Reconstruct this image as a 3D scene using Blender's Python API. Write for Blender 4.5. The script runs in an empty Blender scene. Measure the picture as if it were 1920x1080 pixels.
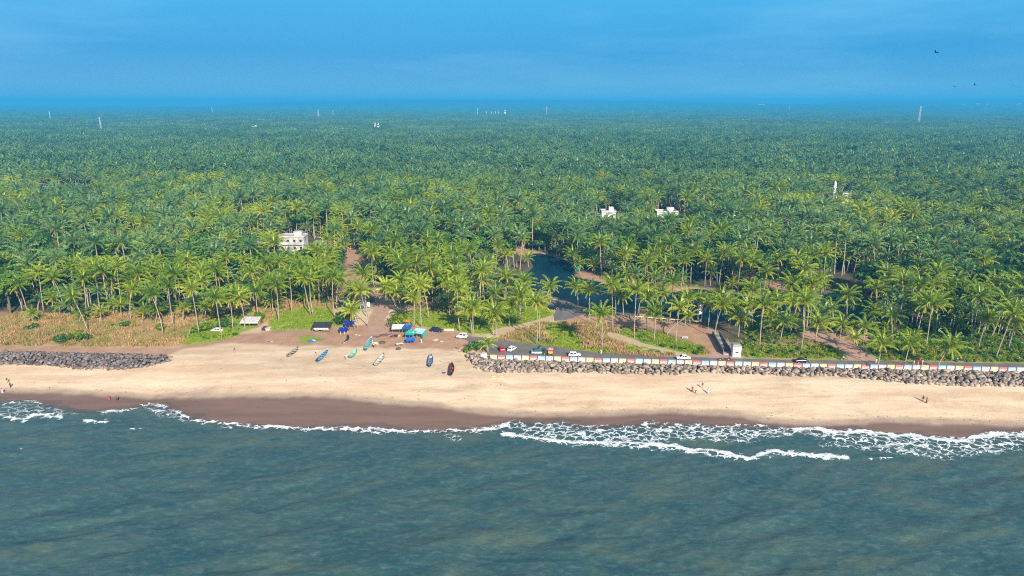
import bpy, bmesh, math, random
import numpy as np
from mathutils import Vector, Matrix

random.seed(7)
RNG = np.random.default_rng(11)
SC = bpy.context.scene
COL = SC.collection
PI = math.pi

# ------------------------------------------------------------------ camera model
CAM_H = 84.0
FPX = 1280.0
PITCH = math.atan((540 - 193) / FPX)
CP, SP = math.cos(PITCH), math.sin(PITCH)
LAND = 3.0


def ray(px, py):
    a = (px - 960) / FPX
    b = -(py - 540) / FPX
    return np.array([a, CP + b * SP, -SP + b * CP])


def gp(px, py, z=None):
    """the point of the ground (or of the level z) that the survey point (px, py) lies on"""
    d = ray(px, py)
    zz = LAND if z is None else z
    for _ in range(6 if z is None else 1):
        t = (CAM_H - zz) / -d[2]
        x, y = d[0] * t, d[1] * t
        if z is None:
            zz = float(ground_z(np.array([x]), np.array([y]))[0])
    return np.array([x, y, zz])


def at_depth(px, py, y):
    """point on the vertical plane at distance y"""
    d = ray(px, py)
    t = y / d[1]
    return np.array([d[0] * t, y, CAM_H + d[2] * t])


def project(x, y, z):
    dz = z - CAM_H
    zc = y * CP - dz * SP
    yc = y * SP + dz * CP
    zc = np.maximum(zc, 1e-3)
    return 960 + FPX * x / zc, 540 - FPX * yc / zc


def pxm(y, z=3.0):
    return FPX / (y * CP - (z - CAM_H) * SP)


def smooth(a, b, x):
    t = np.clip((x - a) / (b - a), 0, 1)
    return t * t * (3 - 2 * t)


# simple value noise (numpy)
_perm = RNG.random((256, 256))


def vnoise(x, y):
    xi, yi = np.floor(x).astype(int), np.floor(y).astype(int)
    fx, fy = x - xi, y - yi
    fx, fy = fx * fx * (3 - 2 * fx), fy * fy * (3 - 2 * fy)
    g = lambda i, j: _perm[i % 256, j % 256]
    return (g(xi, yi) * (1 - fx) + g(xi + 1, yi) * fx) * (1 - fy) + (g(xi, yi + 1) * (1 - fx) + g(xi + 1, yi + 1) * fx) * fy


def fbm(x, y, o=4):
    s, a, t = 0, 1, 0
    for k in range(o):
        s = s + a * vnoise(x * 2 ** k + 17 * k, y * 2 ** k + 31 * k)
        t += a
        a *= .5
    return s / t


def inpoly(px, py, poly):
    inside = np.zeros(px.shape, bool)
    n = len(poly)
    for i in range(n):
        x1, y1 = poly[i]
        x2, y2 = poly[(i + 1) % n]
        if y1 == y2:
            continue
        c = (y1 > py) != (y2 > py)
        inside ^= c & (px < (x2 - x1) * (py - y1) / (y2 - y1) + x1)
    return inside


def linedist(px, py, pts):
    best = np.full(px.shape, 1e9)
    for (x1, y1), (x2, y2) in zip(pts[:-1], pts[1:]):
        dx, dy = x2 - x1, y2 - y1
        t = np.clip(((px - x1) * dx + (py - y1) * dy) / (dx * dx + dy * dy + 1e-9), 0, 1)
        best = np.minimum(best, np.hypot(px - x1 - t * dx, py - y1 - t * dy))
    return best


# ------------------------------------------------------------------ lie of the land
WATERLINE = [(-300, 752), (-100, 752), (0, 750), (60, 748), (110, 760), (170, 768), (230, 766), (270, 758), (310, 759), (360, 780), (450, 793), (560, 799), (640, 801),
             (760, 803), (880, 805), (940, 797), (965, 787), (1010, 793), (1050, 789), (1100, 797), (1200, 793), (1280, 793), (1380, 797),
             (1440, 797), (1500, 801), (1560, 807), (1620, 805), (1700, 812), (1800, 819), (1860, 811), (1920, 810), (2050, 812), (2250, 818)]


def _gp0(p):
    d = ray(*p)
    t = CAM_H / -d[2]
    return d[0] * t, d[1] * t


_wl = sorted(_gp0(p) for p in WATERLINE)
WLX = np.array([p[0] for p in _wl])
WLY = np.array([p[1] for p in _wl])
POND_PX = [(988, 474), (1020, 477), (1060, 487), (1078, 500), (1082, 520), (1130, 530), (1180, 541), (1250, 548), (1300, 541), (1345, 545), (1400, 556),
           (1460, 560), (1492, 566), (1480, 590), (1420, 602), (1390, 596), (1335, 606), (1300, 598), (1250, 594), (1190, 588), (1130, 582), (1090, 574),
           (1058, 563), (1036, 560), (1000, 546), (955, 545), (930, 532), (922, 522), (945, 517), (985, 516), (1000, 500)]
LAGOON_PX = [(1500, 572), (1520, 558), (1560, 548), (1610, 556), (1660, 574), (1690, 592), (1640, 602), (1560, 600), (1510, 594)]


def _flat(p, z):
    d = ray(*p)
    t = (CAM_H - z) / -d[2]
    return (d[0] * t, d[1] * t)


POND = [_flat(p, 2.5) for p in POND_PX]
LAGOON = [_flat(p, 2.5) for p in LAGOON_PX]


def shore(x, y):
    return y - np.interp(x, WLX, WLY)


def ground_z(x, y):
    s = shore(x, y)
    z = np.where(s < 0, np.maximum(0.055 * s, -7.0), LAND * smooth(0, 33, s))
    z = z + 0.10 * (fbm(x * .09, y * .2) - .5) * smooth(4, 14, s) * (1 - smooth(34, 46, s))
    # far ground rises gently, more to the right
    z = z + (14 + 34 * smooth(-2500, 4500, x)) * smooth(4500, 8800, y)
    near = (y > 240) & (y < 480) & (np.abs(x) < 330)
    if np.any(near):
        for P in (POND, LAGOON):
            ins = inpoly(x, y, P) & near
            dist = linedist(np.where(near, x, 1e5), np.where(near, y, 1e5), P + [P[0]])
            dep = np.where(ins, np.clip(.5 + dist * .35, 0, 2.2), np.clip(.5 - dist * .35, 0, .5))
            z = z - np.where(near, dep, 0)
    return z


# ------------------------------------------------------------------ object helpers
def tag(o, label=None, cat=None, group=None, kind=None):
    if label: o['label'] = label
    if cat: o['category'] = cat
    if group: o['group'] = group
    if kind: o['kind'] = kind
    return o


def empty(name, loc, rz=0.0, label=None, cat=None, group=None):
    o = bpy.data.objects.new(name, None)
    o.empty_display_size = .3
    COL.objects.link(o)
    o.location = loc
    o.rotation_euler = (0, 0, rz)
    return tag(o, label, cat, group)


def link(name, me, parent=None, mats=None):
    o = bpy.data.objects.new(name, me)
    COL.objects.link(o)
    if parent is not None: o.parent = parent
    for m in (mats or []):
        me.materials.append(m)
    return o


class MB:
    """collects shapes for one mesh"""
    def __init__(s):
        s.v, s.f, s.m = [], [], []

    def add(s, vs, fs, mi=0):
        b = len(s.v)
        s.v += [tuple(map(float, p)) for p in vs]
        s.f += [tuple(i + b for i in f) for f in fs]
        s.m += [mi] * len(fs)
        return s

    def box(s, c, d, rz=0.0, mi=0, top=(1, 1), ry=0.0, rx=0.0):
        M = Matrix.Translation(Vector(c)) @ Matrix.Rotation(rz, 4, 'Z') @ Matrix.Rotation(ry, 4, 'Y') @ Matrix.Rotation(rx, 4, 'X')
        vs = []
        for k in (-.5, .5):
            tx, ty = top if k > 0 else (1, 1)
            for i, j in ((-.5, -.5), (.5, -.5), (.5, .5), (-.5, .5)):
                vs.append(M @ Vector((i * d[0] * tx, j * d[1] * ty, k * d[2])))
        return s.add(vs, [(3, 2, 1, 0), (4, 5, 6, 7), (0, 1, 5, 4), (1, 2, 6, 5), (2, 3, 7, 6), (3, 0, 4, 7)], mi)

    def tube(s, pts, rad, n=6, mi=0, cap=True):
        pts = [Vector(p) for p in pts]
        if not hasattr(rad, '__len__'): rad = [rad] * len(pts)
        vs, fs = [], []
        for i, p in enumerate(pts):
            t = (pts[min(i + 1, len(pts) - 1)] - pts[max(i - 1, 0)]).normalized()
            a = t.cross(Vector((0, 0, 1)))
            if a.length < 1e-3: a = Vector((1, 0, 0))
            a.normalize()
            b = t.cross(a)
            for k in range(n):
                w = 2 * PI * k / n
                vs.append(p + (a * math.cos(w) + b * math.sin(w)) * rad[i])
        for i in range(len(pts) - 1):
            for k in range(n):
                k2 = (k + 1) % n
                fs.append((i * n + k, i * n + k2, i * n + n + k2, i * n + n + k))
        if cap:
            fs.append(tuple(range(n - 1, -1, -1)))
            fs.append(tuple((len(pts) - 1) * n + k for k in range(n)))
        return s.add(vs, fs, mi)

    def disc(s, c, r, axis='Y', w=.1, n=14, mi=0):
        c = Vector(c)
        d = {'X': Vector((1, 0, 0)), 'Y': Vector((0, 1, 0)), 'Z': Vector((0, 0, 1))}[axis]
        return s.tube([c - d * w / 2, c + d * w / 2], r, n, mi)

    def ball(s, c, r, n=8, mi=0, jit=0.0, sc=(1, 1, 1)):
        c = Vector(c)
        vs, fs = [], []
        rings = max(3, n // 2)
        for i in range(rings + 1):
            th = PI * i / rings
            for k in range(n):
                w = 2 * PI * k / n
                q = 1 + (random.random() - .5) * jit
                vs.append(c + Vector((math.sin(th) * math.cos(w) * sc[0], math.sin(th) * math.sin(w) * sc[1], math.cos(th) * sc[2])) * r * q)
        for i in range(rings):
            for k in range(n):
                k2 = (k + 1) % n
                fs.append((i * n + k, i * n + n + k, i * n + n + k2, i * n + k2))
        return s.add(vs, fs, mi)

    def prism(s, outline, axis_len, mi=0, M=None, scale_far=1.0):
        """outline in xz, extruded along y, centred"""
        n = len(outline)
        vs = [(x, -axis_len / 2, z) for x, z in outline] + [(x, axis_len / 2, z) for x, z in outline]
        if M is not None: vs = [M @ Vector(v) for v in vs]
        fs = [tuple(range(n)), tuple(range(2 * n - 1, n - 1, -1))]
        fs += [(i + n, (i + 1) % n + n, (i + 1) % n, i) for i in range(n)]
        return s.add(vs, fs, mi)

    def mesh(s, name, mats, smoothf=False):
        me = bpy.data.meshes.new(name)
        me.from_pydata(s.v, [], s.f)
        for m in mats: me.materials.append(m)
        if len(mats) > 1: me.polygons.foreach_set('material_index', s.m)
        if smoothf: me.polygons.foreach_set('use_smooth', [True] * len(s.f))
        me.update()
        return me

    def build(s, name, mats, parent=None, smoothf=False):
        if not isinstance(mats, (list, tuple)): mats = [mats]
        return link(name, s.mesh(name, mats, smoothf), parent)


def np_mesh(name, V, F, mats, attrs=None, smoothf=False):
    me = bpy.data.meshes.new(name)
    V = np.asarray(V, np.float32)
    F = np.asarray(F, np.int32)
    k = F.shape[1]
    me.vertices.add(len(V))
    me.vertices.foreach_set('co', V.ravel())
    me.loops.add(F.size)
    me.loops.foreach_set('vertex_index', F.ravel())
    me.polygons.add(len(F))
    me.polygons.foreach_set('loop_start', np.arange(0, F.size, k, dtype=np.int32))
    if smoothf: me.polygons.foreach_set('use_smooth', np.ones(len(F), bool))
    for m in mats: me.materials.append(m)
    for nm, a in (attrs or {}).items():
        a = np.asarray(a, np.float32)
        if a.ndim == 1:
            me.attributes.new(nm, 'FLOAT', 'POINT').data.foreach_set('value', a)
        else:
            me.attributes.new(nm, 'FLOAT_COLOR', 'POINT').data.foreach_set('color', a.ravel())
    me.update(calc_edges=True)
    me.validate()
    return me


def grid_mesh(name, xs, ys, zf, mats, attrf=None, smoothf=True):
    X, Y = np.meshgrid(xs, ys)
    x, y = X.ravel(), Y.ravel()
    z = zf(x, y)
    n, m = len(xs), len(ys)
    i = (np.arange(m - 1)[:, None] * n + np.arange(n - 1)[None, :]).ravel()
    F = np.stack([i, i + 1, i + n + 1, i + n], 1)
    return np_mesh(name, np.stack([x, y, z], 1), F, mats, attrf(x, y, z) if attrf else None, smoothf)


def axis(segs):
    """segs: (start, stop, step) runs joined; last point closes"""
    out = []
    for a, b, st in segs:
        n = max(1, int(round((b - a) / st)))
        out += [a + (b - a) * k / n for k in range(n)]
    return np.array(out + [segs[-1][1]])


# ------------------------------------------------------------------ materials
class NT:
    def __init__(s, name):
        s.m = bpy.data.materials.new(name)
        s.m.use_nodes = True
        s.t = s.m.node_tree
        s.N, s.L = s.t.nodes, s.t.links
        s.N.clear()
        s.out = s.N.new('ShaderNodeOutputMaterial')

    def new(s, t, **kw):
        n = s.N.new(t)
        for k, v in kw.items():
            if hasattr(n, k): setattr(n, k, v)
        return n

    def set(s, sock, v):
        if isinstance(v, bpy.types.NodeSocket): s.L.new(v, sock)
        else:
            if sock.type == 'RGBA' and len(v) == 3: v = (*v, 1)
            sock.default_value = v

    def noise(s, scale, detail=3, rough=.55, coord=None, dist=0.0):
        n = s.new('ShaderNodeTexNoise')
        n.inputs['Scale'].default_value = scale
        n.inputs['Detail'].default_value = detail
        n.inputs['Roughness'].default_value = rough
        n.inputs['Distortion'].default_value = dist
        if coord is not None: s.L.new(coord, n.inputs['Vector'])
        return n.outputs['Fac']

    def coords(s, kind='Object', scale=None):
        c = s.new('ShaderNodeTexCoord').outputs[kind]
        if scale:
            mp = s.new('ShaderNodeMapping')
            mp.inputs['Scale'].default_value = scale
            s.L.new(c, mp.inputs['Vector'])
            c = mp.outputs['Vector']
        return c

    def mapr(s, v, a, b, c=0.0, d=1.0):
        n = s.new('ShaderNodeMapRange')
        for sock, x in zip(n.inputs, (v, a, b, c, d)):
            s.set(sock, x)
        return n.outputs[0]

    def math(s, op, a, b=0.0, c=None):
        n = s.new('ShaderNodeMath', operation=op)
        s.set(n.inputs[0], a)
        s.set(n.inputs[1], b)
        if c is not None: s.set(n.inputs[2], c)
        return n.outputs[0]

    def mix(s, f, a, b, mode='MIX'):
        n = s.new('ShaderNodeMix', data_type='RGBA', blend_type=mode)
        s.set(n.inputs['Factor'], f)
        s.set(n.inputs[6], a)
        s.set(n.inputs[7], b)
        return n.outputs[2]

    def attr(s, name, comp=None):
        n = s.new('ShaderNodeAttribute', attribute_name=name)
        if comp is None: return n.outputs['Fac']
        if comp == 'A': return n.outputs['Alpha']
        q = s.new('ShaderNodeSeparateColor')
        s.L.new(n.outputs['Color'], q.inputs[0])
        return q.outputs['RGB'.index(comp)]

    def rnd(s):
        return s.new('ShaderNodeObjectInfo').outputs['Random']

    def bump(s, h, strength=.4, dist=.1):
        n = s.new('ShaderNodeBump')
        n.inputs['Strength'].default_value = strength
        n.inputs['Distance'].default_value = dist
        s.L.new(h, n.inputs['Height'])
        return n.outputs[0]

    def bsdf(s, color, rough=.8, normal=None, metal=0.0, spec=.4, **kw):
        b = s.new('ShaderNodeBsdfPrincipled')
        s.set(b.inputs['Base Color'], color)
        s.set(b.inputs['Roughness'], rough)
        s.set(b.inputs['Metallic'], metal)
        s.set(b.inputs['Specular IOR Level'], spec)
        for k, v in kw.items(): s.set(b.inputs[k], v)
        if normal is not None: s.L.new(normal, b.inputs['Normal'])
        return b.outputs[0]

    def done(s, sh):
        s.L.new(sh, s.out.inputs['Surface'])
        return s.m


_plain = {}


def plain(name, col, rough=.7, var=.25, scale=2.0, metal=0.0, bump=.15, spec=.4, rand=0.0):
    """a painted / woven / wooden surface with uneven wear"""
    if name in _plain: return _plain[name]
    t = NT(name)
    c = t.coords()
    n1 = t.noise(scale, 5, .6, c)
    n2 = t.noise(scale * 7, 2, .5, c)
    dark = tuple(x * (1 - var) for x in col)
    lite = tuple(min(1, x * (1 + var * .6)) for x in col)
    k = t.mix(t.mapr(n1, .3, .7), dark, lite)
    k = t.mix(t.mapr(n2, .55, .8, 0, .35), k, tuple(x * .6 + .05 for x in col))
    if rand:
        k = t.mix(t.mapr(t.rnd(), 0, 1, 0, rand), k, tuple(x * .45 for x in col))
    _plain[name] = t.done(t.bsdf(k, rough, t.bump(n2, bump, .04), metal, spec))
    return _plain[name]


def terrain_material():
    t = NT('ground_soil_and_sand')
    c = t.coords()
    big = t.noise(.035, 5, .6, c)
    mid = t.noise(.25, 6, .62, c)
    fine = t.noise(2.2, 5, .7, c)
    streak = t.noise(1.0, 5, .65, t.coords('Object', (.035, .22, .1)))
    # dry sand with long drift streaks
    sand = t.mix(t.mapr(streak, .38, .62), (.56, .40, .258), (.72, .555, .385))
    sand = t.mix(t.mapr(mid, .5, .8, 0, .5), sand, (.50, .36, .235))
    blot = t.noise(1.0, 6, .7, t.coords('Object', (.05, .12, .1)), .4)
    sand = t.mix(t.mapr(blot, .52, .70, 0, .75), sand, (.38, .27, .175))
    sand = t.mix(t.mapr(fine, .55, .8, 0, .45), sand, (.42, .31, .2))
    soil = t.mix(t.mapr(mid, .3, .7), (.34, .19, .115), (.47, .29, .19))
    soil = t.mix(t.mapr(fine, .5, .85, 0, .6), soil, (.29, .18, .12))
    grass = t.mix(t.mapr(mid, .3, .7), (.12, .22, .012), (.27, .38, .025))
    grass = t.mix(t.mapr(fine, .45, .75, 0, .8), grass, (.2, .2, .045))
    scrub = t.mix(t.mapr(mid, .32, .68), (.34, .22, .09), (.54, .35, .17))
    scrub = t.mix(t.mapr(fine, .42, .68, 0, .8), scrub, (.13, .1, .04))
    scrub = t.mix(t.mapr(big, .5, .62, 0, .55), scrub, (.17, .19, .045))
    wet = t.mix(t.mapr(streak, .35, .65), (.165, .098, .074), (.215, .130, .098))
    damp = t.mix(t.mapr(mid, .3, .7), (.31, .225, .16), (.42, .315, .23))
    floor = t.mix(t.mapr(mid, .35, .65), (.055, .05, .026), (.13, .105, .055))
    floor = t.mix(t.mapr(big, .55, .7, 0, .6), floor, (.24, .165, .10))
    k = sand
    k = t.mix(t.attr('zone_b', 'G'), k, damp)
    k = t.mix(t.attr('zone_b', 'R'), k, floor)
    k = t.mix(t.attr('zone_a', 'G'), k, soil)
    k = t.mix(t.attr('zone_a', 'A'), k, scrub)
    k = t.mix(t.attr('zone_a', 'B'), k, grass)
    w = t.attr('zone_a', 'R')
    k = t.mix(w, k, wet)
    h = t.math('ADD', t.math('MULTIPLY', mid, .7), t.math('MULTIPLY', fine, .35))
    nb = t.new('ShaderNodeBump')
    nb.inputs['Distance'].default_value = .35
    t.L.new(h, nb.inputs['Height'])
    t.L.new(t.mapr(w, 0, 1, .85, .04), nb.inputs['Strength'])
    return t.done(t.bsdf(k, t.mapr(w, 0, 1, .9, .5), nb.outputs[0], 0, t.mapr(w, 0, 1, .35, .22)))


def water_material():
    t = NT('sea_water')
    c = t.coords()
    rot = t.new('ShaderNodeMapping')
    rot.inputs['Rotation'].default_value = (0, 0, -.32)
    rot.inputs['Scale'].default_value = (.05, .13, .1)
    t.L.new(c, rot.inputs['Vector'])
    tur = t.noise(1.0, 6, .66, rot.outputs[0], .6)
    rip = t.noise(.8, 6, .68, t.coords('Object', (.6, 1.1, 1)), .3)
    rip2 = t.noise(.28, 4, .6, t.coords('Object', (.55, 1.3, 1)), .5)
    k = t.mix(t.mapr(tur, .36, .64), (.022, .070, .080), (.056, .102, .090))
    k = t.mix(t.mapr(tur, .55, .72, 0, .8), k, (.082, .108, .066))
    k = t.mix(t.mapr(rip, .48, .70, 0, .62), k, (.095, .155, .155))
    k = t.mix(t.mapr(rip2, .42, .24, 0, .75), k, (.006, .045, .07))
    sh = t.attr('shallow')
    k = t.mix(t.mapr(sh, .1, 1, 0, .7), k, (.09, .10, .10))
    # lacy foam: dense at the crests, torn to threads away from them
    vor = t.new('ShaderNodeTexVoronoi', feature='DISTANCE_TO_EDGE')
    vor.inputs['Scale'].default_value = .75
    wob = t.new('ShaderNodeTexNoise')
    wob.inputs['Scale'].default_value = .55
    wob.inputs['Detail'].default_value = 5
    mv = t.new('ShaderNodeVectorMath', operation='MULTIPLY_ADD')
    t.L.new(wob.outputs['Color'], mv.inputs[0])
    mv.inputs[1].default_value = (2.4, 2.4, 0)
    t.L.new(t.coords('Object', (.5, .62, 1)), mv.inputs[2])
    t.L.new(c, wob.inputs['Vector'])
    t.L.new(mv.outputs[0], vor.inputs['Vector'])
    threads = t.mapr(vor.outputs['Distance'], .01, .16, 1, 0)
    fn = t.math('ADD', t.math('MULTIPLY', t.noise(1.3, 5, .75, t.coords('Object', (.8, .9, 1))), .5), t.math('MULTIPLY', t.noise(.16, 4, .6, t.coords('Object', (.6, 1.3, 1))), .55))
    f = t.attr('foam')
    a = t.math('ADD', t.math('MULTIPLY', threads, .62), t.math('MULTIPLY', fn, .75))
    foam = t.mapr(t.math('ADD', a, f), 1.10, 1.42)
    foam = t.math('MULTIPLY', foam, t.mapr(f, .03, .2))
    k = t.mix(foam, k, (.74, .78, .80))
    hb = t.math('ADD', t.math('MULTIPLY', rip, .55), t.math('MULTIPLY', rip2, .9))
    hb = t.math('ADD', hb, t.math('MULTIPLY', foam, .35))
    nb = t.bump(hb, .6, .6)
    sd = t.bsdf(k, t.mapr(foam, 0, 1, .16, .8), nb, 0, .5, IOR=1.33)
    tr = t.new('ShaderNodeBsdfTransparent')
    mx = t.new('ShaderNodeMixShader')
    clear = t.math('MULTIPLY', t.mapr(sh, .35, 1, 0, .85), t.math('SUBTRACT', 1.0, foam))
    t.L.new(clear, mx.inputs[0])
    t.L.new(sd, mx.inputs[1])
    t.L.new(tr.outputs[0], mx.inputs[2])
    return t.done(mx.outputs[0])


def pond_material(name, a, b):
    t = NT(name)
    c = t.coords()
    k = t.mix(t.mapr(t.noise(.06, 4, .6, c), .35, .65), a, b)
    nb = t.bump(t.noise(1.2, 4, .6, t.coords('Object', (1, 1.6, 1))), .25, .1)
    return t.done(t.bsdf(k, .2, nb, 0, .05, IOR=1.33))


def leaf_material(name, deep, mid, bright, dead, sheen=.5, patch=None):
    """'leaf' attribute: 0 deep green .. .6 yellow green .. 1 dead; 'tint' per tree"""
    t = NT(name)
    a = t.attr('leaf')
    r = t.rnd()
    pos = t.new('ShaderNodeNewGeometry').outputs['Position']
    v = t.math('ADD', a, t.mapr(r, 0, 1, -.16, .16))
    v = t.math('ADD', v, t.mapr(t.noise(.007, 3, .6, pos), .35, .65, -.17, .17))
    k = t.mix(t.mapr(v, .05, .4), deep, mid)
    k = t.mix(t.mapr(v, .38, .7), k, bright)
    k = t.mix(t.mapr(a, .82, .98), k, dead)
    if patch: k = t.mix(t.mapr(t.noise(.075, 4, .65, pos), .48, .62, 0, .8), k, patch)
    n = t.noise(.9, 3, .6, t.coords())
    k = t.mix(t.mapr(n, .35, .7, 0, .45), k, tuple(x * .45 for x in deep))
    d = t.bsdf(k, .36, None, 0, sheen)
    tl = t.new('ShaderNodeBsdfTranslucent')
    t.set(tl.inputs[0], t.mix(.5, k, bright))
    mx = t.new('ShaderNodeMixShader')
    mx.inputs[0].default_value = .36
    t.L.new(d, mx.inputs[1])
    t.L.new(tl.outputs[0], mx.inputs[2])
    return t.done(mx.outputs[0])


def rock_material(name, a, b):
    t = NT(name)
    c = t.coords()
    n = t.noise(1.4, 6, .65, c)
    k = t.mix(t.mapr(n, .3, .7), a, b)
    k = t.mix(t.mapr(t.rnd(), 0, 1, 0, .55), k, (.10, .085, .08))
    k = t.mix(1.0, k, t.mapr(t.attr('shade'), 0, 1, .42, 1.35), 'MULTIPLY')
    return t.done(t.bsdf(k, .85, t.bump(t.noise(5, 5, .7, c), .5, .08)))


def asphalt_material():
    t = NT('worn_asphalt')
    c = t.coords()
    k = t.mix(t.mapr(t.noise(.25, 5, .6, c), .3, .7), (.115, .10, .098), (.185, .165, .155))
    k = t.mix(t.mapr(t.noise(.9, 4, .7, c), .55, .8, 0, .6), k, (.27, .215, .165))
    return t.done(t.bsdf(k, .85, t.bump(t.noise(9, 3, .6, c), .2, .02)))


def path_material(name, a, b):
    t = NT(name)
    c = t.coords()
    k = t.mix(t.mapr(t.noise(.3, 5, .65, c), .3, .7), a, b)
    k = t.mix(t.mapr(t.noise(1.6, 4, .7, c), .5, .8, 0, .5), k, tuple(x * .7 for x in a))
    return t.done(t.bsdf(k, .9, t.bump(t.noise(3, 4, .6, c), .4, .06)))


M_GROUND = terrain_material()
M_SEA = water_material()
M_POND = pond_material('pond_water', (.003, .022, .040), (.006, .034, .056))
M_LAGOON = pond_material('green_pond_water', (.006, .045, .034), (.012, .07, .045))
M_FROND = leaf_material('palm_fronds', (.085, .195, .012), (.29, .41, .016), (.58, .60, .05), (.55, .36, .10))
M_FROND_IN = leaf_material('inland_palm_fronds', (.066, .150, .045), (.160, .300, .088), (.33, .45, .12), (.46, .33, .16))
M_LEAF = leaf_material('broad_leaves', (.045, .125, .018), (.10, .22, .025), (.19, .32, .035), (.22, .15, .06), .3)
M_LEAF_BRIGHT = leaf_material('bright_shrub_leaves', (.12, .21, .006), (.26, .37, .010), (.42, .50, .02), (.25, .18, .05), .3)
M_DRY = leaf_material('dry_scrub_blades', (.36, .245, .09), (.60, .41, .18), (.72, .53, .27), (.6, .42, .22), .1, (.26, .33, .06))
M_BROWNCROWN = leaf_material('brown_seeding_crown', (.10, .075, .04), (.16, .115, .06), (.2, .15, .07), (.2, .12, .07), .1)
M_TRUNK = plain('palm_trunk_bark', (.38, .31, .235), .9, .35, 1.2, bump=.4)
M_BARK = plain('rough_bark', (.16, .115, .075), .9, .35, 2)
M_NUT = plain('coconut_husk', (.36, .24, .05), .6, .4, 6)
M_ROCK = rock_material('armour_stone_warm', (.22, .165, .13), (.50, .395, .31))
M_ROCK_DARK = rock_material('armour_stone_dark', (.11, .09, .083), (.25, .205, .19))
M_ASPHALT = asphalt_material()
M_PATH = path_material('beaten_earth', (.36, .215, .15), (.46, .30, .22))
M_PATH_PALE = path_material('pale_earth_track', (.44, .32, .2), (.52, .40, .26))
M_WHITE = plain('white_paint', (.78, .77, .74), .6, .12, 1.0)
M_CREAM = plain('cream_paint', (.72, .62, .42), .65, .15, 1.0)
M_CONC = plain('grey_concrete', (.34, .32, .30), .85, .3, .8)
M_STEEL = plain('galvanised_steel', (.5, .52, .52), .45, .2, 2.0, .6)
M_TOWER = plain('tower_paint', (.55, .54, .54), .5, .05, 1.0)
M_BLACK = plain('black_rubber', (.02, .02, .021), .7, .2, 4)
M_DARK = plain('dark_cloth', (.03, .03, .035), .8, .2, 3)
M_WOOD = plain('weathered_timber', (.27, .19, .12), .8, .35, 3)
M_ROOF = plain('zinc_roof', (.62, .62, .60), .4, .25, .7, .2)
M_TILE = plain('clay_roof', (.42, .19, .10), .8, .35, 1.0)


def glass_mat():
    t = NT('dark_vehicle_glass')
    n = t.noise(2, 2, .5, t.coords())
    return t.done(t.bsdf(t.mix(n, (.012, .016, .02), (.03, .036, .042)), .06, None, 0, .6))


M_GLASS = glass_mat()
M_LAMP = plain('lamp_lens', (.8, .78, .7), .15, .05, 5)
M_TAIL = plain('red_lens', (.5, .02, .02), .2, .1, 5)


# ------------------------------------------------------------------ camera, sky, sun, air
cam_d = bpy.data.cameras.new('camera')
cam_d.sensor_width = 36
cam_d.lens = 36 * FPX / 1920
cam_d.clip_start = 1
cam_d.clip_end = 60000
cam = bpy.data.objects.new('camera', cam_d)
COL.objects.link(cam)
cam.location = (0, 0, CAM_H)
cam.rotation_euler = (PI / 2 - PITCH, 0, 0)
SC.camera = cam

SUN_EL, SUN_AZ = math.radians(29), math.radians(24)     # azimuth east of due south-of-camera
sun_vec = Vector((math.sin(SUN_AZ) * math.cos(SUN_EL), -math.cos(SUN_AZ) * math.cos(SUN_EL), math.sin(SUN_EL)))
ld = bpy.data.lights.new('sun', 'SUN')
ld.energy = 5.0
ld.angle = math.radians(.5)
ld.color = (1.0, .90, .76)
lo = bpy.data.objects.new('sun', ld)
COL.objects.link(lo)
lo.rotation_euler = sun_vec.to_track_quat('Z', 'Y').to_euler()
lo.location = sun_vec * 400

world = bpy.data.worlds.new('World')
SC.world = world
world.use_nodes = True
wt = world.node_tree
wt.nodes.clear()
wo = wt.nodes.new('ShaderNodeOutputWorld')
bg = wt.nodes.new('ShaderNodeBackground')
sky = wt.nodes.new('ShaderNodeTexSky')
sky.sky_type = 'NISHITA'
sky.sun_disc = False
sky.sun_elevation = SUN_EL
sky.sun_rotation = PI - SUN_AZ
sky.altitude = 100
sky.air_density = 1.0
sky.dust_density = 0.0
sky.ozone_density = 3.0
hs = wt.nodes.new('ShaderNodeHueSaturation')
hs.inputs['Saturation'].default_value = .75
wt.links.new(sky.outputs[0], hs.inputs['Color'])
# thin high wisps of cloud
tc = wt.nodes.new('ShaderNodeTexCoord')
mp = wt.nodes.new('ShaderNodeMapping')
mp.inputs['Scale'].default_value = (2.2, 2.2, 15)
mp.inputs['Location'].default_value = (.6, .2, 3.1)
wt.links.new(tc.outputs['Generated'], mp.inputs['Vector'])
wn = wt.nodes.new('ShaderNodeTexNoise')
wn.inputs['Scale'].default_value = 1.0
wn.inputs['Detail'].default_value = 6
wn.inputs['Roughness'].default_value = .55
wt.links.new(mp.outputs[0], wn.inputs['Vector'])
mr = wt.nodes.new('ShaderNodeMapRange')
mr.inputs[1].default_value, mr.inputs[2].default_value, mr.inputs[3].default_value, mr.inputs[4].default_value = .45, .72, 0, .42
wt.links.new(wn.outputs['Fac'], mr.inputs[0])
wm = wt.nodes.new('ShaderNodeMix')
wm.data_type = 'RGBA'
wt.links.new(mr.outputs[0], wm.inputs[0])
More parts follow.
